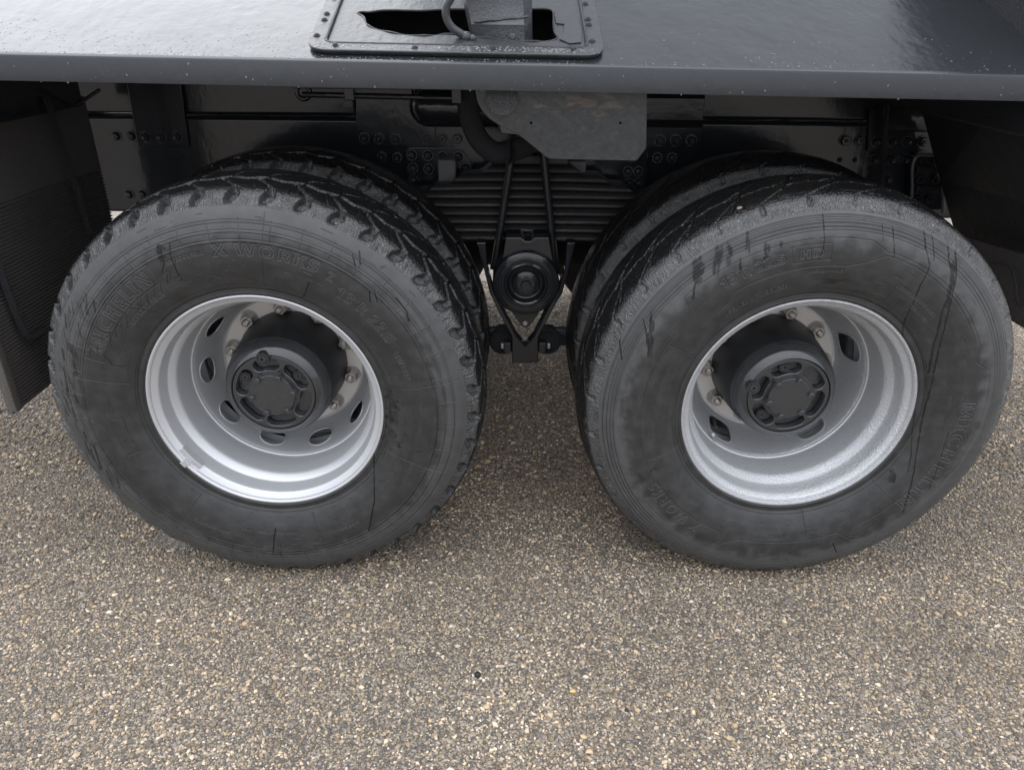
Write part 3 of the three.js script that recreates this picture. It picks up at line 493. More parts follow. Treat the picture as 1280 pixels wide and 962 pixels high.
// sidewall skin: moulded rings and lettering as relief, road film, scuffs and wet runs as colour
function sidewallMaterial(side) {
  const n = 2048, k = n / FACE, cx = side * HX;
  const canvas = (fill) => { const c = document.createElement('canvas'); c.width = c.height = n; const x = c.getContext('2d'); x.fillStyle = fill; x.fillRect(0, 0, n, n); return [c, x]; };
  const [hc, hx] = canvas('rgb(110,110,110)'), [lc, lx] = canvas('rgb(0,0,0)');                                    // relief, and worn light edges of it
  const X = (x) => n / 2 + x * k, Y = (y) => n / 2 - y * k;
  const both = (f) => { f(hx, 'rgb(190,190,190)', 'rgb(55,55,55)'); f(lx, 'rgb(150,150,150)', 'rgb(0,0,0)'); };
  const ring = (r, w, style, a0 = 0, a1 = 360, ctx = hx) => { ctx.strokeStyle = style; ctx.lineWidth = w * k; ctx.beginPath(); ctx.arc(n / 2, n / 2, r * k, -a1 * Math.PI / 180, -a0 * Math.PI / 180); ctx.stroke(); };
  function arcText(ctx, str, deg, r, size, style, { fill = false, font = 'sans-serif', weight = 'bold', lw = 0.0027, gap = 1.08, wide = 1 } = {}) {
    ctx.font = weight + ' ' + Math.round(size * k) + 'px ' + font; ctx.textAlign = 'center'; ctx.textBaseline = 'alphabetic'; ctx.lineJoin = 'round';
    const ws = [...str].map((c) => ctx.measureText(c).width * gap * wide), tot = ws.reduce((a, b) => a + b, 0); let off = -tot / 2;
    [...str].forEach((c, i) => { const a = deg * Math.PI / 180 - (off + ws[i] / 2) / (r * k); off += ws[i]; ctx.save(); ctx.translate(n / 2 + Math.cos(a) * r * k, n / 2 - Math.sin(a) * r * k); ctx.rotate(Math.PI / 2 - a); ctx.scale(wide, 1); if (fill) { ctx.fillStyle = style; ctx.fillText(c, 0, 0); } else { ctx.strokeStyle = style; ctx.lineWidth = lw * k; ctx.strokeText(c, 0, 0); } ctx.restore(); });
  }
  const frame = (ctx, style, a0, a1, r0, r1, w = 0.002) => { ctx.strokeStyle = style; ctx.lineWidth = w * k; const q = (d) => -d * Math.PI / 180; ctx.beginPath(); ctx.arc(n / 2, n / 2, r0 * k, q(a0), q(a1), a1 > a0); ctx.arc(n / 2, n / 2, r1 * k, q(a1), q(a0), a1 < a0); ctx.closePath(); ctx.stroke(); };
  const rad = (ctx, style, deg, r0, r1, w) => { const a = deg * Math.PI / 180; ctx.strokeStyle = style; ctx.lineWidth = w * k; ctx.beginPath(); ctx.moveTo(X(Math.cos(a) * r0), Y(Math.sin(a) * r0)); ctx.lineTo(X(Math.cos(a) * r1), Y(Math.sin(a) * r1)); ctx.stroke(); };
  ring(0.302, 0.003, 'rgb(60,60,60)'); ring(0.313, 0.0025, 'rgb(170,170,170)'); ring(0.320, 0.0015, 'rgb(75,75,75)');
  if (side < 0) {
    for (const r of [0.476, 0.455, 0.434]) { ring(r, 0.0035, 'rgb(30,30,30)'); ring(r + 0.004, 0.002, 'rgb(150,150,150)'); }
    for (let i = 0; i < 42; i++) { const d = i / 42 * 360 + 3; rad(hx, 'rgb(55,55,55)', d, 0.434, 0.485, 0.0022); }
    for (const d of [10, 82, 168, 232, 285, 338]) { rad(hx, 'rgb(165,165,165)', d, 0.33, 0.5, 0.0014); rad(lx, 'rgb(70,70,70)', d, 0.35, 0.5, 0.0014); }
    both((c, hi) => { arcText(c, 'MICHELIN', 139, 0.391, 0.047, hi, { gap: 1.1 }); frame(c, hi, 119, 160, 0.383, 0.431, 0.0016); });
    both((c, hi) => { arcText(c, 'X WORKS', 81, 0.401, 0.038, hi, { wide: 1.35, gap: 1.06 }); });
    both((c, hi) => { arcText(c, '13 R 22.5', 43, 0.372, 0.038, hi, { gap: 1.1 }); arcText(c, '156/151K', 20, 0.372, 0.018, hi, { lw: 0.0016 }); arcText(c, 'Z', 60, 0.398, 0.03, hi, {}); });
    both((c, hi) => { arcText(c, 'RETREADABLE', 131, 0.355, 0.016, hi, { lw: 0.0016, gap: 1.12 }); arcText(c, 'REGROOVABLE', 107, 0.410, 0.012, hi, { lw: 0.0012 }); arcText(c, 'TUBELESS', -93, 0.415, 0.013, hi, { lw: 0.0012 }); arcText(c, 'TREAD STEEL  SIDEWALL STEEL', -95, 0.372, 0.010, hi, { lw: 0.001 }); arcText(c, 'MAX LOAD SINGLE', -118, 0.395, 0.010, hi, { lw: 0.001 }); arcText(c, 'MADE IN EU', -62, 0.392, 0.010, hi, { lw: 0.001 }); });
    both((c, hi) => frame(c, hi, 184, 200, 0.355, 0.385, 0.0015));
  } else {
    for (const r of [0.497, 0.487, 0.479, 0.471]) { ring(r, 0.0028, 'rgb(40,40,40)'); ring(r + 0.0035, 0.0018, 'rgb(165,165,165)'); }
    // long panel outlines
    both((c, hi) => {
      const path = (pts) => { c.strokeStyle = hi; c.lineWidth = 0.0017 * k; c.beginPath(); pts.forEach(([d, r], i) => { const a = d * Math.PI / 180, x = X(Math.cos(a) * r), y = Y(Math.sin(a) * r); if (i) c.lineTo(x, y); else c.moveTo(x, y); }); c.stroke(); };
      const span = (d0, d1, r) => { const o = []; const m = Math.ceil(Math.abs(d1 - d0) / 3); for (let i = 0; i <= m; i++) o.push([lerp(d0, d1, i / m), r]); return o; };
      path([[140, 0.405], ...span(137, 80, 0.452), [74, 0.435], ...span(73, 26, 0.437), [20, 0.425], ...span(16, 12, 0.455)]);
      path([[133, 0.365], [128, 0.37], ...span(124, 86, 0.387), [80, 0.40], [74, 0.428], ...span(73, 30, 0.428)]);
      path([...span(12, -58, 0.455), [-62, 0.44], [-66, 0.40], ...span(-68, -104, 0.40), [-110, 0.425], ...span(-112, -146, 0.455), [-150, 0.41], ...span(-152, -214, 0.405)]);
      path([...span(8, -54, 0.40), [-60, 0.405]]); path([...span(-114, -146, 0.398)]);
    });
    both((c, hi) => { arcText(c, 'MICHELIN', -18, 0.398, 0.044, hi, { gap: 1.12, wide: 1.4 }); arcText(c, 'X WORKS', -136, 0.400, 0.038, hi, { fill: c === hx, gap: 1.1, wide: 1.1 }); arcText(c, 'HD', -154, 0.390, 0.016, hi, { lw: 0.0012 }); });
    both((c, hi) => { arcText(c, '13 R 22.5', 116, 0.409, 0.034, hi, { gap: 1.06 }); arcText(c, 'HD', 97.5, 0.410, 0.028, hi, { wide: 1.3 }); frame(c, hi, 103.5, 91.5, 0.402, 0.440, 0.0016); arcText(c, '156/150 K TUBELESS', 118, 0.342, 0.015, hi, { lw: 0.0013 }); arcText(c, 'REGROOVABLE', 92, 0.372, 0.010, hi, { lw: 0.001 }); arcText(c, 'RADIAL', -90, 0.378, 0.012, hi, { lw: 0.0011 }); arcText(c, 'STANDARD LOAD DUAL', 55, 0.372, 0.011, hi, { lw: 0.001 }); arcText(c, 'TREAD STEEL', 50, 0.352, 0.010, hi, { lw: 0.001 }); });
    for (const d of [64, 152, -42, -78, 200]) { rad(hx, 'rgb(160,160,160)', d, 0.31, 0.40, 0.0013); rad(lx, 'rgb(60,60,60)', d, 0.32, 0.40, 0.0013); }
  }
  // cuts in the rubber and wet runs, placed where the photograph shows them
  const [wc, wx] = canvas('rgb(0,0,0)'); const R = rng(side < 0 ? 31 : 57);
  const loc = (u, v) => { const q = at(u, v, 0.028); return [X(q.x - cx), Y(q.y - HY)]; };
  const run = (pts, w, alpha = 1) => { wx.strokeStyle = `rgba(255,255,255,${alpha})`; wx.lineCap = 'round'; wx.lineJoin = 'round'; for (let i = 0; i + 1 < pts.length; i++) { const a = loc(...pts[i]), b = loc(...pts[i + 1]), m = 7; let pv = a; for (let j = 1; j <= m; j++) { const t = j / m, q = [lerp(a[0], b[0], t) + (R() - 0.5) * w * 900, lerp(a[1], b[1], t) + (R() - 0.5) * 3]; wx.lineWidth = w * k * (0.6 + 0.8 * R()); wx.beginPath(); wx.moveTo(...pv); wx.lineTo(...q); wx.stroke(); pv = q; } } };
  const blot = (u, v, w, h, alpha = 1) => { const [x, y] = loc(u, v); wx.fillStyle = `rgba(255,255,255,${alpha})`; for (let i = 0; i < 14; i++) { wx.beginPath(); wx.ellipse(x + (R() - 0.5) * w * k, y + (R() - 0.5) * h * k, w * k * (0.12 + 0.2 * R()), h * k * (0.1 + 0.25 * R()), 0, 0, 7); wx.fill(); } };
  const cut = (pts, w = 0.0022) => { for (const [c, s] of [[hx, 'rgb(5,5,5)'], [wx, 'rgba(255,255,255,0.95)']]) { c.strokeStyle = s; c.lineWidth = w * k; c.lineCap = 'round'; c.beginPath(); pts.forEach((p, i) => { const q = loc(...p); if (i) c.lineTo(...q); else c.moveTo(...q); }); c.stroke(); } };
  if (side < 0) {
    for (let i = 0; i < 90; i++) { const a = lerp(140, 208, R()) * Math.PI / 180, r = lerp(0.45, 0.502, R()), l = 0.008 + 0.03 * R(), x = Math.cos(a) * r, y = Math.sin(a) * r; wx.strokeStyle = `rgba(255,255,255,${0.35 + 0.6 * R()})`; wx.lineWidth = k * (0.002 + 0.005 * R()); wx.lineCap = 'round'; wx.beginPath(); wx.moveTo(X(x), Y(y)); wx.lineTo(X(x + (R() - 0.5) * 0.006), Y(y - l)); wx.stroke(); }
    for (let i = 0; i < 16; i++) { const u = 112 + i * 7 + R() * 6, v = 425 - i * 7 + R() * 12; run([[u, v], [u + 1, v + 8 + R() * 12]], 0.0016, 0.9); }
    cut([[200, 308], [206, 326], [203, 338]]); cut([[212, 302], [214, 318], [222, 340], [227, 349], [221, 350]]); blot(203, 315, 0.02, 0.03, 0.8);
    cut([[113, 436], [128, 440], [140, 455], [150, 458]]); cut([[148, 377], [165, 383], [180, 386]]); cut([[263, 346], [275, 351]]); cut([[386, 352], [380, 368], [376, 374]]); cut([[462, 363], [463, 376]]); cut([[468, 362], [472, 376]]);
    cut([[495, 372], [508, 388], [511, 400]], 0.003); cut([[465, 570], [466, 590], [468, 625], [461, 662]], 0.0028); cut([[344, 660], [342, 690]]); cut([[545, 690], [575, 680]], 0.002);
    for (let i = 0; i < 60; i++) { const v = 490 + 85 * R(), u = 476 + 16 * (R() + R()) * (v < 540 ? 0.8 : 1); blot(u, v, 0.003 + 0.009 * R(), 0.003 + 0.012 * R(), 0.10 + 0.3 * R()); }
    cut([[440, 318], [444, 332]]); cut([[448, 315], [450, 330]]); blot(478, 335, 0.016, 0.008, 0.5);
    for (let i = 0; i < 26; i++) { const a = R() * 6.28, r = lerp(0.335, 0.45, R()), x = Math.cos(a) * r, y = Math.sin(a) * r; wx.strokeStyle = 'rgba(255,255,255,0.8)'; wx.lineWidth = 0.0018 * k; wx.beginPath(); wx.moveTo(X(x), Y(y)); wx.lineTo(X(x + (R() - 0.3) * 0.02), Y(y + (R() - 0.5) * 0.008)); wx.stroke(); }
  } else {
    run([[1160, 285], [1158, 310], [1162, 330], [1148, 360], [1136, 400], [1134, 428]], 0.0035); run([[1190, 300], [1188, 330], [1192, 350], [1178, 385], [1170, 430], [1166, 470]], 0.004); run([[1200, 310], [1196, 345], [1190, 365], [1182, 400], [1175, 440], [1168, 490], [1160, 520], [1150, 560], [1140, 600], [1128, 640]], 0.0035); run([[1195, 330], [1190, 352], [1184, 380]], 0.012, 0.55);
    run([[1170, 290], [1168, 325]], 0.0024); run([[1118, 285], [1117, 320]], 0.0025); run([[1105, 280], [1104, 300]], 0.002); run([[1032, 268], [1030, 300], [1028, 312], [1023, 322]], 0.0028);
    blot(873, 340, 0.026, 0.055, 0.75); run([[873, 330], [866, 372]], 0.004); blot(898, 325, 0.016, 0.045, 0.7); blot(912, 318, 0.012, 0.04, 0.6); run([[925, 322], [925, 340]], 0.005, 0.8); blot(936, 305, 0.01, 0.04, 0.55); blot(958, 315, 0.012, 0.03, 0.75); run([[976, 302], [976, 308]], 0.005);
    blot(813, 420, 0.014, 0.09, 0.6); run([[805, 400], [812, 440]], 0.003); cut([[782, 370], [778, 400], [776, 430], [778, 450]], 0.0035); blot(1118, 598, 0.012, 0.03, 0.8); run([[1185, 540], [1172, 580], [1160, 610]], 0.002); cut([[1178, 592], [1190, 588], [1200, 578]]); cut([[1040, 676], [1046, 690]], 0.003);
    run([[1150, 520], [1142, 570], [1136, 590]], 0.003, 0.9); blot(1045, 352, 0.05, 0.01, 0.35);
  }
  // scuffs and scratches that follow the rolling of the wheel, and a few across it
  for (let i = 0; i < 520; i++) { const d = R() * 360, r = lerp(0.325, 0.50, R()), len = 0.5 + 5 * R() ** 3, w = 0.0006 + 0.0012 * R() ** 2, v = Math.round(30 + 90 * R() ** 2); if (R() < 0.8) ring(r, w, `rgba(${v},${v},${v},0.8)`, d, d + len, lx); else rad(lx, `rgba(${v},${v},${v},0.7)`, d, r, r + 0.02 * R(), w); }
  for (let i = 0; i < 240; i++) { const d = R() * 360, r = lerp(0.33, 0.50, R()); ring(r, 0.0008 + 0.001 * R(), R() < 0.5 ? 'rgba(60,60,60,0.8)' : 'rgba(150,150,150,0.8)', d, d + 0.4 + 3 * R() ** 2); }
  for (let i = 0; i < 900; i++) { const a = R() * 6.283, r = lerp(0.32, 0.505, R()), v = Math.round(40 + 130 * R()); lx.fillStyle = `rgb(${v},${v},${v})`; lx.beginPath(); lx.arc(X(Math.cos(a) * r), Y(Math.sin(a) * r), k * (0.0005 + 0.0012 * R() ** 3), 0, 7); lx.fill(); }
  // blend to colour and roughness
  const L = lx.getImageData(0, 0, n, n).data, Wt = wx.getImageData(0, 0, n, n).data, cd = new Uint8Array(n * n * 4), rd = new Uint8Array(n * n * 4), off = side < 0 ? 0 : 40;
  const hi = hx.getImageData(0, 0, n, n), hd = hi.data, q = 4, nq = n / q, low = new Float32Array((nq + 1) * (nq + 1)), low2 = new Float32Array((nq + 1) * (nq + 1));
  for (let j = 0; j <= nq; j++) for (let i = 0; i <= nq; i++) { const x = i * q / k - FACE / 2, y = j * q / k - FACE / 2, r = Math.hypot(x, y), th = Math.atan2(y, x); low[j * (nq + 1) + i] = fbm(x * 34 + off, y * 34, 0.4, 6); low2[j * (nq + 1) + i] = fbm(Math.cos(th) * 3 + off, Math.sin(th) * 3, r * 75, 4); }
  const bil = (A, i, j) => { const x = i / q, y = j / q, a = x | 0, b = y | 0, u = x - a, v = y - b, o = b * (nq + 1) + a; return lerp(lerp(A[o], A[o + 1], u), lerp(A[o + nq + 1], A[o + nq + 2], u), v); };
  for (let j = 0; j < n; j++) for (let i = 0; i < n; i++) {
    const x = (i + 0.5) / k - FACE / 2, y = (j + 0.5) / k - FACE / 2, r = Math.hypot(x, y), o = (j * n + i) * 4, o2 = ((n - 1 - j) * n + i) * 4; if (r > 0.53 || r < 0.28) continue;
    const m = bil(low, i, j), b = bil(low2, i, j), g = R() - 0.5, wet = Wt[o] / 255, ed = L[o] / 255;
    const outer = sstep(r + 0.03 * m, 0.425, 0.465);                                                              // film thrown on the outer wall
    let film = clamp((side < 0 ? 0.14 : 0.17) + (side < 0 ? 0.34 : 0.42) * outer + 0.26 * m + 0.10 * b + 0.16 * g, 0.06, 1); film = film * (1 - 0.85 * wet) + 0.42 * ed * (1 - wet);
    const l = lerp(0.013, 0.088, film) * (1 - 0.45 * wet);
    const s = (v) => 255 * (v <= 0.0031308 ? v * 12.92 : 1.055 * Math.pow(v, 1 / 2.4) - 0.055);
    cd[o2] = s(l); cd[o2 + 1] = s(l * 1.01); cd[o2 + 2] = s(l * 1.01); cd[o2 + 3] = 255;
    const rr = clamp(lerp(0.42, 0.60, film) + 0.2 * b, 0.3, 0.8) * (1 - 0.55 * wet); rd[o2] = rd[o2 + 1] = rd[o2 + 2] = 255 * rr; rd[o2 + 3] = 255;
    const h = hd[o] + 14 * m + 5 * g; hd[o] = hd[o + 1] = hd[o + 2] = clamp(h, 0, 255);
  }
  hx.putImageData(hi, 0, 0);
  const T = (d, srgb) => { const t = new THREE.DataTexture(d, n, n); t.magFilter = t.minFilter = THREE.LinearFilter; if (srgb) t.colorSpace = THREE.SRGBColorSpace; t.needsUpdate = true; return t; };
  const ht = new THREE.CanvasTexture(hc); ht.magFilter = THREE.LinearFilter;
  return std({ map: T(cd, true), roughnessMap: T(rd), roughness: 1, bumpMap: ht, bumpScale: 0.0075 });
}
const SAND = (() => {                                                                                           // rubber with grains of sand stuck to it
  const n = 1024, d = new Uint8Array(n * n * 4), r = rng(61); for (let i = 0; i < n * n; i++) { const v = 78 + 16 * r(); d[i * 4] = d[i * 4 + 1] = d[i * 4 + 2] = v; d[i * 4 + 3] = 255; }
  for (let k = 0; k < 4200; k++) { const x = (r() * n) | 0, y = (r() * n) | 0, w = 1 + 2.4 * r() ** 3, v = 96 + 90 * r() * r(); for (let a = -3; a <= 3; a++) for (let b = -3; b <= 3; b++) if (a * a + b * b <= w * w * (0.6 + 0.6 * r())) { const o = (((y + a + n) % n) * n + (x + b + n) % n) * 4; d[o] = v; d[o + 1] = v * 0.97; d[o + 2] = v * 0.92; } }
  const t = new THREE.DataTexture(d, n, n); t.wrapS = t.wrapT = THREE.RepeatWrapping; t.magFilter = t.minFilter = THREE.LinearFilter; t.colorSpace = THREE.SRGBColorSpace; t.repeat.set(1 / 0.6, 1 / 0.6); t.needsUpdate = true; return t;
})();
const treadMat = std({ color: 0xffffff, vertexColors: true, map: SAND, roughness: 0.22, bumpMap: rep(N_GRIT, 3), bumpScale: 0.0022 });
const plainSide = std({ color: col(0.018), roughness: 0.5 });
const TREADS = [treadGeometry(0), treadGeometry(1)], SIDE_OUT = sidewallGeometry(false), SIDE_IN = sidewallGeometry(true);
const SIDE_M = [sidewallMaterial(-1), sidewallMaterial(1)];

// rim: outer flange, bead seat, drop well, inner flange; radius and depth behind the outer flange face
const RIM = [[0.250, -0.262], [0.285, -0.256], [0.297, -0.254], [0.297, -0.247], [0.283, -0.240], [0.280, -0.20], [0.253, -0.175], [0.250, -0.12], [0.279, -0.05], [0.286, -0.016], [0.2935, -0.0065], [0.297, -0.0035], [0.2975, 0.0005], [0.296, 0.0035], [0.2925, 0.0042], [0.2895, 0.0022], [0.2875, -0.002], [0.2870, -0.0052], [0.2850, -0.0062], [0.2770, -0.0118], [0.2735, -0.0148], [0.2718, -0.0190], [0.2665, -0.0500], [0.2650, -0.0545], [0.2600, -0.0600], [0.2535, -0.0690], [0.2505, -0.0745], [0.2490, -0.0810], [0.2470, -0.1150], [0.2455, -0.1300], [0.2440, -0.160], [0.2455, -0.172], [0.252, -0.188], [0.262, -0.205], [0.266, -0.24], [0.27, -0.255]];
const RIM_G = (() => {                                                                                           // corners rounded by cutting them twice, smooth normals
  let p = RIM.map(([r, z]) => V2(r, z));
  for (let k = 0; k < 2; k++) { const q = [p[0]]; for (let i = 0; i + 1 < p.length; i++) q.push(p[i].clone().lerp(p[i + 1], 0.22), p[i].clone().lerp(p[i + 1], 0.78)); q.push(p[p.length - 1]); p = q; }
  return new THREE.LatheGeometry(p, 220).rotateX(Math.PI / 2);
})();
// dished disc with hand holes: flat ring on the mounting face, cone with openings, rolled joint with the rim
function discParts(count, a0, kind) {
  const flatS = new THREE.Shape(); flatS.absarc(0, 0, 0.196, 0, 2 * Math.PI, false); flatS.holes.push(circlePath(0, 0, 0.14));
  const flat = plate(flatS, -0.276, 0.012, { bevel: 0.0012, curve: 64 });
  // cone between (0.196,-0.276) and (0.246,-0.158), opened at the hand holes
  const P = (t) => { const c = new THREE.SplineCurve([V2(0.193, -0.2745), V2(0.199, -0.2735), V2(0.206, -0.264), V2(0.212, -0.250), V2(0.222, -0.215), V2(0.232, -0.180), V2(0.238, -0.164), V2(0.2445, -0.158)]); return c.getPoint(t); };
  const NT = 34, NA = 360, pts = []; for (let i = 0; i <= NT; i++) pts.push(P(i / NT));
  const len = [0]; for (let i = 1; i <= NT; i++) len.push(len[i - 1] + pts[i].distanceTo(pts[i - 1]));
  const pos = [], idx = [], mid = len[NT] * (kind ? 0.50 : 0.58), hw = kind ? 0.043 : 0.037, hl = kind ? 0.044 : 0.032, pw = kind ? 3.2 : 2.1;
  const inside = (th, l, rr) => { let d = 1e9; for (let c = 0; c < count; c++) { let a = th - (a0 + c * 360 / count) * Math.PI / 180; a = Math.atan2(Math.sin(a), Math.cos(a)); const u = Math.abs(a * rr) / hw, v = Math.abs(l - mid) / hl; d = Math.min(d, Math.pow(u, pw) + Math.pow(v, pw)); } return d; };
  const id = (i, j) => i * NA + (j % NA), dd = [];
  for (let i = 0; i <= NT; i++) for (let j = 0; j < NA; j++) { const th = j / NA * 2 * Math.PI; dd.push(inside(th, len[i], pts[i].x)); pos.push(pts[i].x * Math.cos(th), pts[i].x * Math.sin(th), pts[i].y); }
  // snap vertices next to an opening onto its rim
  const hole = (k) => dd[k] < 1, was = dd.slice();
  for (let i = 1; i < NT; i++) for (let j = 0; j < NA; j++) {
    const k = id(i, j); if (!hole(k)) continue; const nb = [id(i - 1, j), id(i + 1, j), id(i, j + 1), id(i, j + NA - 1)].some((m) => was[m] >= 1); if (!nb) continue;
    let best = 0; const th0 = j / NA * 2 * Math.PI; let ang = 1e9, ca = 0; for (let c = 0; c < count; c++) { let a = th0 - (a0 + c * 360 / count) * Math.PI / 180; a = Math.atan2(Math.sin(a), Math.cos(a)); if (Math.abs(a) < Math.abs(ang)) { ang = a; ca = th0 - a; } }
    const sc = Math.pow(Math.max(dd[k], 1e-3), -1 / pw), na = ca + ang * sc, nl = mid + (len[i] - mid) * sc; let m = 0; while (m < NT - 1 && len[m + 1] < nl) m++; const f = clamp((nl - len[m]) / (len[m + 1] - len[m]), 0, 1), q = pts[m].clone().lerp(pts[m + 1], f);
    pos[k * 3] = q.x * Math.cos(na); pos[k * 3 + 1] = q.x * Math.sin(na); pos[k * 3 + 2] = q.y; dd[k] = 1.0001;
  }
  for (let i = 0; i < NT; i++) for (let j = 0; j < NA; j++) { const A = id(i, j), B = id(i, j + 1), C = id(i + 1, j + 1), D = id(i + 1, j); if (!hole(A) && !hole(B) && !hole(C)) idx.push(A, B, C); if (!hole(A) && !hole(C) && !hole(D)) idx.push(A, C, D); }
  const cone = new THREE.BufferGeometry(); cone.setAttribute('position', new THREE.Float32BufferAttribute(pos, 3)); cone.setIndex(idx); cone.computeVertexNormals();
  const uvs = []; for (let i = 0; i < pos.length; i += 3) uvs.push(Math.atan2(pos[i + 1], pos[i]) * 0.22, pos[i + 2]); cone.setAttribute('uv', new THREE.Float32BufferAttribute(uvs, 2));
  // pressed edge of each opening
  const edges = []; for (let c = 0; c < count; c++) { const ca = (a0 + c * 360 / count) * Math.PI / 180, loop = []; for (let s = 0; s < 40; s++) { const t = s / 40 * 2 * Math.PI, u = Math.sign(Math.cos(t)) * Math.pow(Math.abs(Math.cos(t)), 2 / pw) * hw, v = Math.sign(Math.sin(t)) * Math.pow(Math.abs(Math.sin(t)), 2 / pw) * hl, nl = mid + v; let m = 0; while (m < NT - 1 && len[m + 1] < nl) m++; const q = pts[m].clone().lerp(pts[m + 1], clamp((nl - len[m]) / (len[m + 1] - len[m]), 0, 1)), an = ca + u / 0.222; loop.push(V3(q.x * Math.cos(an), q.x * Math.sin(an), q.y - 0.002)); } edges.push(new THREE.TubeGeometry(new THREE.CatmullRomCurve3(loop, true), 48, 0.003, 6, true)); }
  const joint = new THREE.TorusGeometry(0.2435, 0.0042, 10, 120); joint.translate(0, 0, -0.157);
  return { flat, cone, edges: merge(edges), joint };
}
const NUT = merge([discZ(0.0245, 0.0235, 0, 0.005, 24), discZ(0.021, 0.019, 0.005, 0.009, 24), hexPrism(0.0185, 0.022, 0.002).translate(0, 0, 0.008), discZ(0.0105, 0.0098, 0.028, 0.040, 16), discZ(0.0098, 0.006, 0.040, 0.043, 16)]);
function hubFaceGeo(a0) {
  const s = new THREE.Shape(); s.absarc(0, 0, 0.1072, 0, 2 * Math.PI, false);
  const kid = (deg, span, r0, r1) => { const p = new THREE.Path(), a = (deg - span / 2) * Math.PI / 180, b = (deg + span / 2) * Math.PI / 180, rm = (r0 + r1) / 2, rc = (r1 - r0) / 2; p.absarc(0, 0, r1, a, b, false); p.absarc(rm * Math.cos(b), rm * Math.sin(b), rc, b, b + Math.PI, false); p.absarc(0, 0, r0, b, a, true); p.absarc(rm * Math.cos(a), rm * Math.sin(a), rc, a + Math.PI, a + 2 * Math.PI, false); return p; };
  for (let i = 0; i < 6; i++) s.holes.push(kid(a0 + i * 60, i === 0 ? 26 : 33, 0.0665, 0.0970));
  return plate(s, -0.0700, 0.022, { bevel: 0.0025, seg: 3, curve: 20 });
}
function boltLoop(parent, n, r, a0, z, geo, name, mat) { for (let i = 0; i < n; i++) { const a = (a0 + i * 360 / n) * Math.PI / 180, m = mesh(name, geo, mat, parent); m.position.set(r * Math.cos(a), r * Math.sin(a), z); m.rotation.z = a * 3.1 + i; } }
const HUB = latheZ([[0.10, -0.30], [0.152, -0.30], [0.1525, -0.262], [0.1505, -0.25], [0.1475, -0.20], [0.1430, -0.15], [0.1385, -0.1205]], 96, 0.5);
const HUB_RING = latheZ([[0.1385, -0.1205], [0.1365, -0.1080], [0.1335, -0.0965], [0.1300, -0.0865], [0.1280, -0.0825], [0.1255, -0.0800], [0.1120, -0.0685], [0.1105, -0.0677], [0.1088, -0.0690], [0.1080, -0.0730], [0.1078, -0.0950], [0.0, -0.0960]], 160, 0.3);
const COVER = (() => { const s = new THREE.Shape(), n = 144; for (let i = 0; i < n; i++) { const a = i / n * 2 * Math.PI, k = Math.pow(Math.max(0, Math.cos(a * 6)), 6), r = 0.0570 + 0.0080 * k; if (i) s.lineTo(r * Math.cos(a), r * Math.sin(a)); else s.moveTo(r, 0); } s.closePath(); return plate(s, -0.0580, 0.016, { bevel: 0.0018, seg: 2 }); })();
const HUB_BOLT = merge([discZ(0.0105, 0.0105, 0, 0.002, 20), hexPrism(0.0075, 0.006, 0.001).translate(0, 0, 0.002)]);
const PLUG = (() => { const r = latheZ([[0.0175, -0.03], [0.0175, -0.003], [0.016, 0], [0.0125, 0], [0.0115, -0.003], [0.0115, -0.001], [0.010, 0.001], [0.0042, 0.001], [0.0036, -0.006], [0, -0.006]], 32, 0.5); return r; })();

function wheel(side, inner) {
  const w = group('wheel', truck, side * HX, HY, inner ? -0.35 : 0), k = side < 0 ? 0 : 1;
  mesh('tyre_tread', TREADS[k], treadMat, w);
  mesh('tyre_sidewall', SIDE_OUT, inner ? plainSide : SIDE_M[k], w);
  mesh('tyre_sidewall', SIDE_IN, plainSide, w);
  mesh('rim', RIM_G, k ? M.silverRough : M.silver, w);
  if (inner) { mesh('wheel_disc', latheZ([[0.198, 0.046], [0.196, 0.056], [0.15, 0.056], [0.15, 0.046]], 60), M.disc, w); return w; }
  const d = discParts(k ? 5 : 10, k ? 21 : 0, k), skin = k ? M.silverRough : M.disc;
  mesh('wheel_disc', d.cone, skin, w); mesh('hand_hole_edges', d.edges, skin, w).userData.kind = 'stuff'; mesh('mounting_ring', d.flat, M.flat, w); mesh('rim_joint', d.joint, M.silver, w);
  boltLoop(w, 10, 0.1675, k ? 4 : 22, -0.276, NUT, 'wheel_nut', M.steel);
  mesh('hub', HUB, M.hub, w); mesh('hub_ring', HUB_RING, M.hubFace, w);
  const a0 = k ? 163 : 97;
  mesh('hub_face', hubFaceGeo(a0), M.hubFace, w);
  const cov = mesh('hub_cover', COVER, M.hubFace, w); cov.rotation.z = (a0 - 30) * Math.PI / 180;
  boltLoop(w, 6, 0.0545, a0 - 30, -0.0580, HUB_BOLT, 'hub_bolt', M.hubFace);
  const pa = a0 * Math.PI / 180, p1 = mesh('oil_plug', PLUG, M.hubFace, w); p1.position.set(0.104 * Math.cos(pa), 0.104 * Math.sin(pa), -0.056);
  for (const da of k ? [-58, 62] : [52, -62]) { const a = (a0 + da) * Math.PI / 180, p = mesh('recess_plug', PLUG, M.hubFace, w); p.position.set(0.083 * Math.cos(a), 0.083 * Math.sin(a), -0.076); p.scale.setScalar(0.85); }
  return w;
}
const wl = wheel(-1, false), wr = wheel(1, false); wheel(-1, true); wheel(1, true);
wl.userData.label = 'wheel with lugged tyre and ten round hand holes'; wr.userData.label = 'wheel with smoother tyre and rough silver paint';
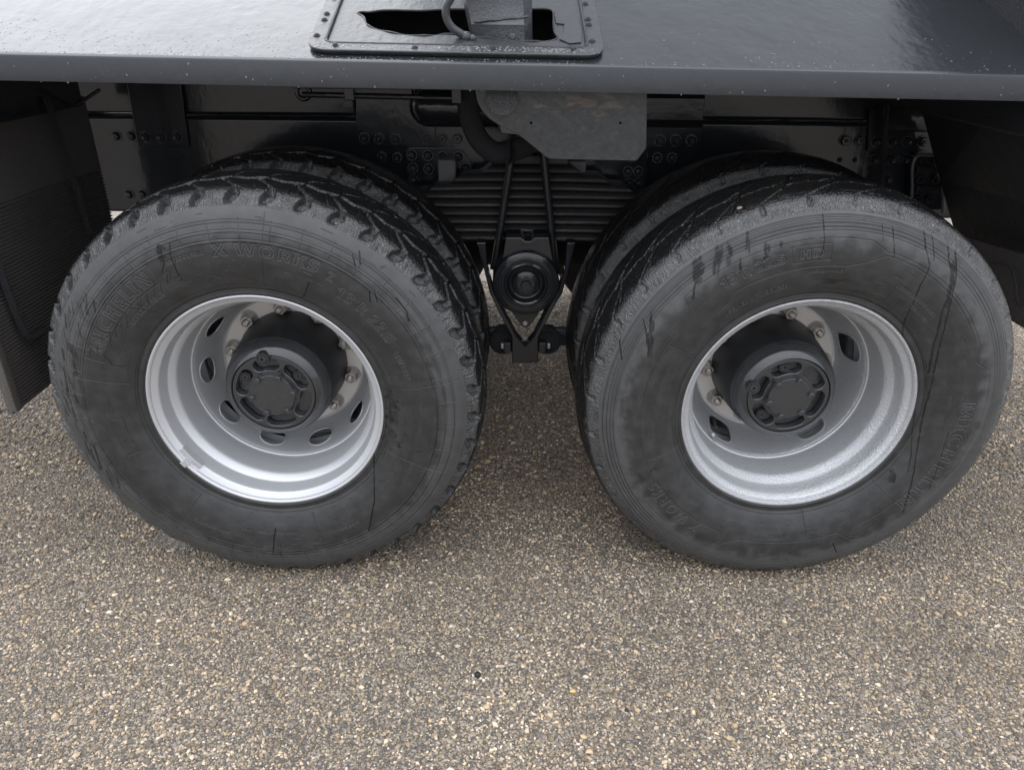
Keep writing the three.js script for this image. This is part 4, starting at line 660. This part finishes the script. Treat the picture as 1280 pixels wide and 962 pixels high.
{
  // balance weight clipped on the rim edge, valve stems
  const arcBox = (a0, a1, r0, r1, z0, z1) => { const s = new THREE.Shape(), A = a0 * Math.PI / 180, B = a1 * Math.PI / 180; s.absarc(0, 0, r1, A, B, false); s.absarc(0, 0, r0, B, A, true); s.closePath(); return plate(s, z1, z1 - z0, { bevel: 0.0015, curve: 16 }); };
  const q = at(233, 577, 0), a = Math.atan2(q.y - HY, q.x + HX) * 180 / Math.PI;
  mesh('balance_weight', arcBox(a - 7.5, a + 7.5, 0.270, 0.2855, -0.03, -0.006), M.silver, wl);
  mesh('weight_clip', arcBox(a - 1.8, a + 1.8, 0.282, 0.3000, -0.012, 0.0062), M.silver, wl);
  const v0 = at(894, 561, -0.165), v1 = at(891.5, 543, -0.15), c = V3(wr.position.x, wr.position.y, wr.position.z);
  mesh('valve_stem', cappedRod(v0.sub(c), v1.clone().sub(c), 0.004), M.steel, wr);
  mesh('valve_cap', new THREE.SphereGeometry(0.0062, 16, 10).translate(...v1.sub(c).toArray()), M.silver, wr);
  for (const [u, v, z, ww, cc] of [[895, 534, -0.26, wr, c], [1071, 422, -0.27, wr, c]]) { const b = at(u, v, z).sub(cc); mesh('valve_stem', cappedRod(b, b.clone().add(V3(0.004, 0.012, -0.05)), 0.0055), M.steel, ww); }
}
// wheels on the far side, only the masses of them
for (const s of [-1, 1]) for (const z of [2 * MID + 0.0, 2 * MID + 0.35]) { const w = group('wheel', truck, s * HX, HY, z + 0.254); mesh('tyre', (() => { const g = latheZ([...TREAD_HALF, ...TREAD_HALF.slice(0, -1).reverse().map(([r, q]) => [r, 2 * CZ - q]), [0.36, 2 * CZ - 0.02], [0.1, 2 * CZ], [0.1, 0], [0.36, 0.02], [0.508, 0.0095]], 90); const p = g.attributes.position; for (let i = 0; i < p.count; i++) { const q = squash(p.getX(i), p.getY(i)); p.setXY(i, q[0], q[1]); } return g; })(), plainSide, w); }

// ------------------------------------------------------------------ mud guards
{
  const x = -1.345, f = group('mud_flap', truck);
  const sec = new THREE.Shape(); sec.moveTo(x - 0.008, 0.50); sec.lineTo(x + 0.004, 0.50);
  let y = 0.505; while (y < 0.995) { sec.lineTo(x + 0.003, y); sec.lineTo(x + 0.0085, y + 0.0020); sec.lineTo(x + 0.0085, y + 0.0045); sec.lineTo(x + 0.003, y + 0.0065); y += 0.0095; }
  sec.lineTo(x + 0.006, 1.0); sec.lineTo(x + 0.006, 1.21); sec.lineTo(x - 0.008, 1.21); sec.closePath();
  const g = new THREE.ExtrudeGeometry(sec, { depth: 0.64, bevelEnabled: false, steps: 12 }); g.translate(0, 0, -0.670);
  const bendIt = (g2) => { const p = g2.attributes.position; for (let i = 0; i < p.count; i++) { const yy = p.getY(i), zz = p.getZ(i); p.setX(i, p.getX(i) + 0.03 * Math.pow(clamp((-zz - 0.35) / 0.3, 0, 1), 2) ); } g2.deleteAttribute('normal'); return toCreasedNormals(g2, 0.4); };
  mesh('rubber_sheet', bendIt(g), M.flap, f);
  mesh('edge_strip', bendIt(rbox(x + 0.002, x + 0.016, 0.505, 1.0, -0.055, -0.0295, 0.003, 2)), M.flap, f);
  const r0 = atX(57, 121, x + 0.045), r1 = atX(112, 292, x + 0.06); mesh('stay_rod', tube([r0, r0.clone().lerp(r1, 0.4).add(V3(0.004, 0, 0)), r1], 0.0085, 20, 10), M.rough, f);
  const q = [[-6, 320], [8, 362], [28, 412], [35, 421], [43, 419], [52, 412]].map(([u, v]) => atX(u, v, x + 0.03)); mesh('stay_rod', tube(q, 0.0085, 40, 10), M.rough, f);
  mesh('flap_bracket', rbox(x - 0.03, x + 0.035, 1.185, 1.30, -0.66, -0.03, 0.006), M.chassis, f);
  const e0 = at(96, 131, -0.6), e1 = at(124, 112, -0.6); mesh('bracket_arm', cappedRod(e0, e1, 0.005), M.chassis, f);
}
{
  const f = group('mud_guard', truck);
  const A = at(1150, 118, -0.76), B = at(1178, 225, -0.76), C = at(1206, 325, -0.74), D = at(1259, 118, -0.20), E = at(1345, 300, -0.16), F = at(1400, 360, -0.16);
  const quad = (pts, t) => { const n = pts[1].clone().sub(pts[0]).cross(pts[2].clone().sub(pts[0])).normalize().multiplyScalar(t), pos = []; const face = (a, b, c, d) => pos.push(...a.toArray(), ...b.toArray(), ...c.toArray(), ...a.toArray(), ...c.toArray(), ...d.toArray()); const k = pts.map((p) => p.clone().sub(n)); face(...pts); face(k[3], k[2], k[1], k[0]); for (let i = 0; i < 4; i++) face(pts[i], k[i], k[(i + 1) % 4], pts[(i + 1) % 4]); const g = new THREE.BufferGeometry(); g.setAttribute('position', new THREE.Float32BufferAttribute(pos, 3)); const uv = []; for (let i = 0; i < pos.length; i += 3) uv.push(pos[i + 2], pos[i + 1]); g.setAttribute('uv', new THREE.Float32BufferAttribute(uv, 2)); g.computeVertexNormals(); return g; };
  mesh('guard_panel', quad([A, D, at(1330, 262, -0.20), B], 0.006), M.guard, f);
  mesh('guard_panel', quad([B, at(1330, 262, -0.20), at(1350, 352, -0.18), C], 0.006), M.guard, f);
  const xb = at(1240, 330, -0.45).x, P = (u, v) => atX(u, v, xb);
  const t0 = P(1205, 300), t1 = P(1290, 318);
  mesh('rubber_flap', (() => { const s = new THREE.Shape(); const ys = P(1258, 396).y; const z0 = -0.72, z1 = P(1290, 400).z; s.moveTo(z0, ys); s.lineTo(z1, ys); s.lineTo(z1, t1.y); s.lineTo(z0, t0.y); s.closePath(); const g = new THREE.ExtrudeGeometry(s, { depth: 0.012, bevelEnabled: true, bevelSize: 0.002, bevelThickness: 0.002 }); g.rotateY(-Math.PI / 2); g.translate(xb + 0.014, 0, 0); return g; })(), M.flap, f);
  mesh('flap_moulding', tube([P(1232, 328), P(1258, 330), P(1266, 336), P(1272, 360), P(1274, 378), P(1280, 381)].map((p) => p.setX(xb - 0.002)), 0.0025, 50, 6), M.flap, f);
  mesh('stay_rod', tube([at(1216, 232, -0.5), at(1212, 248, -0.5), at(1204, 272, -0.5), at(1198, 296, -0.52)], 0.003, 20, 8), M.rough, f);
}

// ------------------------------------------------------------------ water on the deck and drops on its edge
{
  const r = rng(404), list = [], m4 = new THREE.Matrix4(), q = new THREE.Quaternion().setFromRotationMatrix(new THREE.Matrix4().makeBasis(V3(1, 0, 0), eN.clone(), V3(1, 0, 0).cross(eN)));
  const g = new THREE.SphereGeometry(1, 10, 5, 0, Math.PI * 2, 0, Math.PI / 2);
  const put = (x, s, rad, flat = 0.45) => { const p = V3(x, s, 0).applyMatrix4(DECK_M); list.push([p, q, V3(rad * (0.8 + 0.5 * r()), rad * flat, rad * (0.8 + 0.4 * r()))]); };
  for (let i = 0; i < 5200; i++) { const x = -1.35 + 2.45 * r(), s = 0.010 + 0.16 * Math.pow(r(), 2.2); if (x > -0.485 && x < 0.13 && s > 0.024) continue; const den = 0.5 + 1.2 * fbm(x * 4, s * 12, 2.2, 3); if (r() > den * (x > 0.1 ? 0.2 : 1)) continue; put(x, s, 0.0007 + 0.0013 * Math.pow(r(), 2)); }
  for (let i = 0; i < 420; i++) { const x = -0.47 + 0.59 * r(), s = 0.032 + 0.024 * r(); const p = V3(x, s, 0.0118).applyMatrix4(DECK_M), rad = 0.001 + 0.0017 * r(); list.push([p, q, V3(rad, rad * 0.5, rad)]); }
  const qz = new THREE.Quaternion().setFromUnitVectors(V3(0, 1, 0), V3(0, 0, 1));
  for (let i = 0; i < 70; i++) { const x = -1.15 + 2.2 * r(), bottom = r() < 0.16, y = EDGE_Y + TILT * x - (bottom ? 0.0505 : 0.008 + 0.04 * r()), rad = bottom ? 0.0013 + 0.0012 * r() : 0.0008 + 0.0013 * r() ** 2; list.push([V3(x, y, bottom ? -0.002 : 0.0001), qz, V3(rad * 0.9, rad * (bottom ? 1 : 0.6), rad * 1.25)]); }
  const im = new THREE.InstancedMesh(g, phys({ color: 0xffffff, transmission: 0.9, thickness: 0.002, ior: 1.33, roughness: 0.04 }), list.length);
  list.forEach(([p, qq, s], i) => im.setMatrixAt(i, m4.compose(p, qq, s)));
  im.name = 'water_drops'; im.userData = { kind: 'stuff' }; truck.add(im);
}

// ------------------------------------------------------------------ loose stones
function stone(name, seed, p, s, color, label) {
  const r = rng(seed), g0 = mergeVertices(new THREE.IcosahedronGeometry(1, 2).deleteAttribute('normal').deleteAttribute('uv')), a = g0.attributes.position;
  for (let i = 0; i < a.count; i++) { const k = 0.85 + 0.35 * fbm(a.getX(i) * 1.3 + seed, a.getY(i) * 1.3, a.getZ(i) * 1.3, 3) + 0.05 * r(); a.setXYZ(i, a.getX(i) * k * s[0], a.getY(i) * k * s[1], a.getZ(i) * k * s[2]); }
  g0.computeVertexNormals(); const m = mesh(name, g0, std({ color: col(...color), roughness: 0.6 }), scene); m.position.copy(p); m.userData = { label, category: 'pebble' }; return m;
}
const onGround = (u, v) => { const d = ray(u, v), t = -CAM.y / d.y; return d.multiplyScalar(t).add(CAM); };
stone('black_pebble', 3, onGround(597, 845).setY(0.006), [0.0085, 0.008, 0.0085], [0.008, 0.008, 0.009], 'small black pebble lying alone on the asphalt');
stone('dark_pebble', 8, onGround(783, 889).setY(0.004), [0.006, 0.0055, 0.006], [0.01, 0.01, 0.01], 'tiny dark chip of stone on the asphalt');
stone('ochre_pebble', 11, onGround(716, 865).setY(0.004), [0.009, 0.005, 0.006], [0.52, 0.36, 0.14], 'small ochre yellow pebble lying on the asphalt');
stone('lodged_pebble', 14, at(925, 261, -0.035), [0.009, 0.007, 0.007], [0.22, 0.17, 0.14], 'brown pebble lodged in a tread notch of the smoother tyre');

scene.traverse((o) => { if (o.isMesh) { o.castShadow = o.receiveShadow = true; } });
renderer.render(scene, camera);
